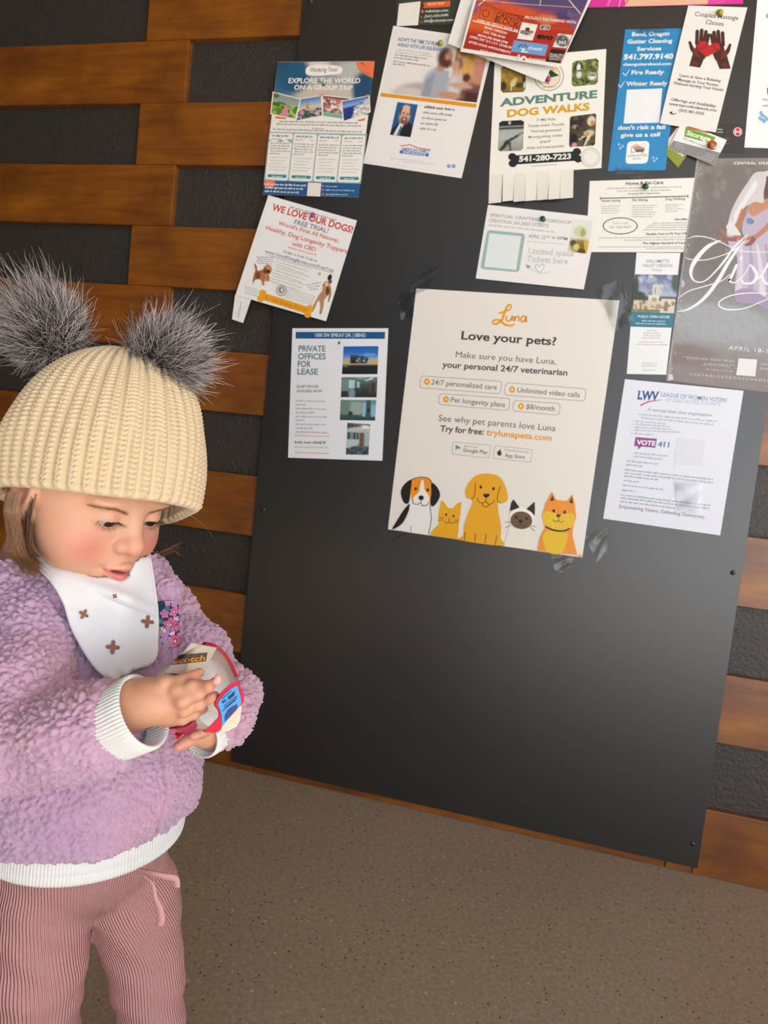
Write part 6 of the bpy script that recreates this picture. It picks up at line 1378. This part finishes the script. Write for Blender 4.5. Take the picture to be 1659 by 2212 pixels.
V, F = rev([(-.0015, .0), (-.0012, RR * .885), (-.0022, RR * .89), (-.0026, 0)]); dpart('card_disc', V, F, paperc)
V, F = rev([(-LN - .002, RR * .72), (.0, RR * .97), (.0015, RR * .95), (.0018, RR * .60), (.0012, RR * .60), (.0010, RR * .94), (-.0006, RR * .955), (-LN - .002, RR * .705), (-LN - .002, RR * .72)]); dpart('clear_shell', V, F, clear)
# red rim: an arc over the far edge of the disc
def arc_tube(a0, a1, rad, off, tr, m, name, n=40):
    L = [RC + AX * off + ra * math.cos(a) * rad + rb * math.sin(a) * rad for a in np.linspace(a0, a1, n)]; V, F = [], []
    for i, p in enumerate(L):
        T = norm(L[min(i + 1, n - 1)] - L[max(i - 1, 0)]); A = AX; B = np.cross(T, A)
        for k in range(8): t = 2 * math.pi * k / 8; V.append(p + A * math.cos(t) * tr * 1.8 + B * math.sin(t) * tr)
    for i in range(n - 1):
        for k in range(8): F.append((i * 8 + k, i * 8 + (k + 1) % 8, (i + 1) * 8 + (k + 1) % 8, (i + 1) * 8 + k))
    return dpart(name, V, F, m)
ARC0 = None
best = sorted(np.linspace(0, 2 * math.pi, 72, endpoint=False), key=lambda a: -(ra * math.cos(a) + rb * math.sin(a)) @ norm([.72, .60, -.35]))[0]
arc_tube(best - .62, best + .80, RR * .985, -.001, .0011, red, 'red_rim')
# thick plates given by their outline; z varies across the plate
def plate(name, pts, th, m, parent=None, rounding=True, back=None):
    P = [ZX(*p) for p in pts]
    if rounding: P = spline(P, 5, True)
    c = sum(P) / len(P); nrm = norm(np.cross(P[len(P) // 3] - P[0], P[2 * len(P) // 3] - P[0])); nrm = nrm if nrm[2] > 0 else -nrm
    k = len(P); V = P + [p - nrm * th for p in P]; x_ = norm(P[1] - P[0] + 1e-9); y_ = np.cross(nrm, x_)
    T = tessellate_polygon([[Vector(((p - c) @ x_, (p - c) @ y_, 0)) for p in P]]); F = [tuple(t) for t in T] + [tuple(k + i for i in reversed(t)) for t in T]
    V2 = list(V); b0 = len(V2); V2 += V; n_ = len(P); Q = [(b0 + i, b0 + (i + 1) % n_, b0 + k + (i + 1) % n_, b0 + k + i) for i in range(n_)]
    F3 = F + [(a, b_, c_) for a, b_, c_, d in Q] + [(a, c_, d) for a, b_, c_, d in Q]
    return dpart(name, V2, F3, m, False, parent)
LZ = lambda x, y: .118 + (x - 1330) * -.00003 + (y - 830) * .00002
def L3(*pts): return [(x, y, LZ(x, y)) for x, y in pts]
plate('blade_plate', [(x, y, z - .004) for x, y, z in L3((1260, 1065), (1440, 860), (1455, 870), (1435, 1010), (1400, 1075), (1300, 1125), (1215, 1132))], .002, whitep)
plate('white_lip', [(x, y, z - .0045) for x, y, z in L3((1215, 1125), (1300, 1118), (1395, 1070), (1428, 1005), (1452, 860), (1462, 868), (1440, 1020), (1405, 1085), (1305, 1134), (1218, 1140))], .002, whe, rounding=False)
frm = plate('label_frame', L3((1165, 835), (1210, 740), (1290, 650), (1370, 590), (1412, 578), (1440, 620), (1470, 690), (1488, 770), (1470, 830), (1455, 845), (1330, 985), (1245, 1075), (1235, 1110), (1190, 1150), (1120, 1150), (1042, 1140), (1110, 1080), (1180, 1010), (1215, 965), (1205, 900)), .004, red)
lab = plate('label', [(x, y, z + .0008) for x, y, z in L3((1198, 830), (1240, 760), (1320, 680), (1392, 634), (1412, 636), (1440, 720), (1456, 800), (1440, 850), (1340, 970), (1248, 1072), (1243, 1020), (1232, 930), (1215, 880))], .0006, bluel)
bpy.context.view_layer.update()
def dtext(t, p0, p1, h, m, bold, zf, parent, up=None, name='lettering'):
    V, F = glyphs(t, bold); a, b_ = np.array(p0, float), np.array(p1, float); w = V[:, 0].max(); d = (b_ - a) / w; u = np.array([d[1], -d[0]]); u = u / np.linalg.norm(u) * h / CAPH
    if up is not None: u = np.array(up, float) / np.linalg.norm(up) * h / CAPH
    P = [zf(*(a + d * x + u * y)) for x, y in V]; tri = [t_ for f in F for t_ in ([f] if len(f) == 3 else [(f[0], f[i], f[i + 1]) for i in range(1, len(f) - 1)])]
    return dpart(name, P, tri, m, False, parent)
lz = lambda x, y: ZX(x, y, LZ(x, y) + .0016)
dtext('WC', (1250, 835), (1300, 800), 30, blk, .04, lz, lab)
for q in ([(1312, 752), (1340, 735), (1345, 770), (1318, 785)], [(1345, 730), (1382, 690), (1385, 728), (1350, 765)]): plate('label_block', [(x, y, LZ(x, y) + .0017) for x, y in q], .0003, blk, lab, False)
for i, (a, b_) in enumerate((((1248, 780), (1350, 690)), ((1268, 862), (1415, 745)), ((1275, 882), (1420, 765)), ((1252, 915), (1400, 790)))):
    a, b_ = np.array(a, float), np.array(b_, float); d = (b_ - a) / np.linalg.norm(b_ - a); u = np.array([d[1], -d[0]]); x = 0; V = []; F = []; L = np.linalg.norm(b_ - a)
    while x < L:
        w = random.uniform(12, 26); k = len(V); V += [lz(*(a + d * x)), lz(*(a + d * min(L, x + w))), lz(*(a + d * min(L, x + w) + u * 9)), lz(*(a + d * x + u * 9))]; F.append((k, k + 1, k + 2, k + 3)); x += w + 7
    dpart('small_print', V, F, blk, False, lab)
plate('label_picture', [(x, y, LZ(x, y) + .0016) for x, y in ((1278, 1030), (1275, 970), (1310, 900), (1360, 860), (1385, 855), (1400, 835), (1418, 850), (1410, 885), (1340, 965))], .0003, navy, lab, False)
plate('pink_handle', [(535, 1112, .098), (700, 1112, .112), (850, 1085, .112), (930, 1030, .108), (950, 1060, .104), (945, 1120, .1), (860, 1160, .098), (790, 1180, .096), (720, 1185, .094), (620, 1160, .092)], .012, pinkp)
plate('cutter_tip', [(712, 1165, .112), (760, 1180, .114), (800, 1168, .112), (775, 1205, .112), (745, 1240, .112), (725, 1215, .112)], .004, red, None, False)
plate('cutter_slot', [(735, 1185, .1145), (762, 1190, .1145), (785, 1178, .1145), (768, 1198, .1145), (748, 1205, .1145)], .0006, blk, None, False)
plate('tape_tail', [(1150, 240, .072), (1190, 185, .073), (1268, 118, .075), (1235, 205, .073), (1190, 250, .072)], .0004, clear, None, False)
# printed name on the shell, wrapped round the roll
rcV, rcF = rev([(-LN - .002, RR * .725), (.0, RR * .972), (.0025, RR * .95), (.0028, .0)]); rcast = Caster(rcV, rcF)
sz = lambda x, y: rcast.hit(*hx(x, y), .0006, .09)
gl = mat('dark grey print', '#56524c', rough=.4); org = mat('orange print', '#e79a1c', rough=.4)
bei = mat('beige backing card', '#d8c9b2', rough=.3, **{'Coat Weight': .4})
V, F = [], []; q = [np.array(p, float) for p in ((900, 150), (1185, 205), (1010, 520), (600, 480))]
for j in range(17):
    for i in range(25): u, v = i / 24, j / 16; V.append(rcast.hit(*hx(*((q[0] * (1 - u) + q[1] * u) * (1 - v) + (q[3] * (1 - u) + q[2] * u) * v)), .0003, .09))
for j in range(16):
    for i in range(24): a = j * 25 + i; F.append((a, a + 25, a + 26, a + 1))
dpart('backing_card', V, F, bei, False)
V, F = [], []; q = [np.array(p, float) for p in ((760, 283), (1080, 255), (1062, 355), (665, 398))]
for j in range(9):
    for i in range(25): u, v = i / 24, j / 8; V.append(sz(*((q[0] * (1 - u) + q[1] * u) * (1 - v) + (q[3] * (1 - u) + q[2] * u) * v)))
for j in range(8):
    for i in range(24): a = j * 25 + i; F.append((a, a + 25, a + 26, a + 1))
dpart('name_band', V, F, gl, False)
sz2 = lambda x, y: rcast.hit(*hx(x, y), .0016, .09)
dtext('Scotch', (690, 382), (1048, 345), 64, org, .03, sz2, disp, (.25, -1))
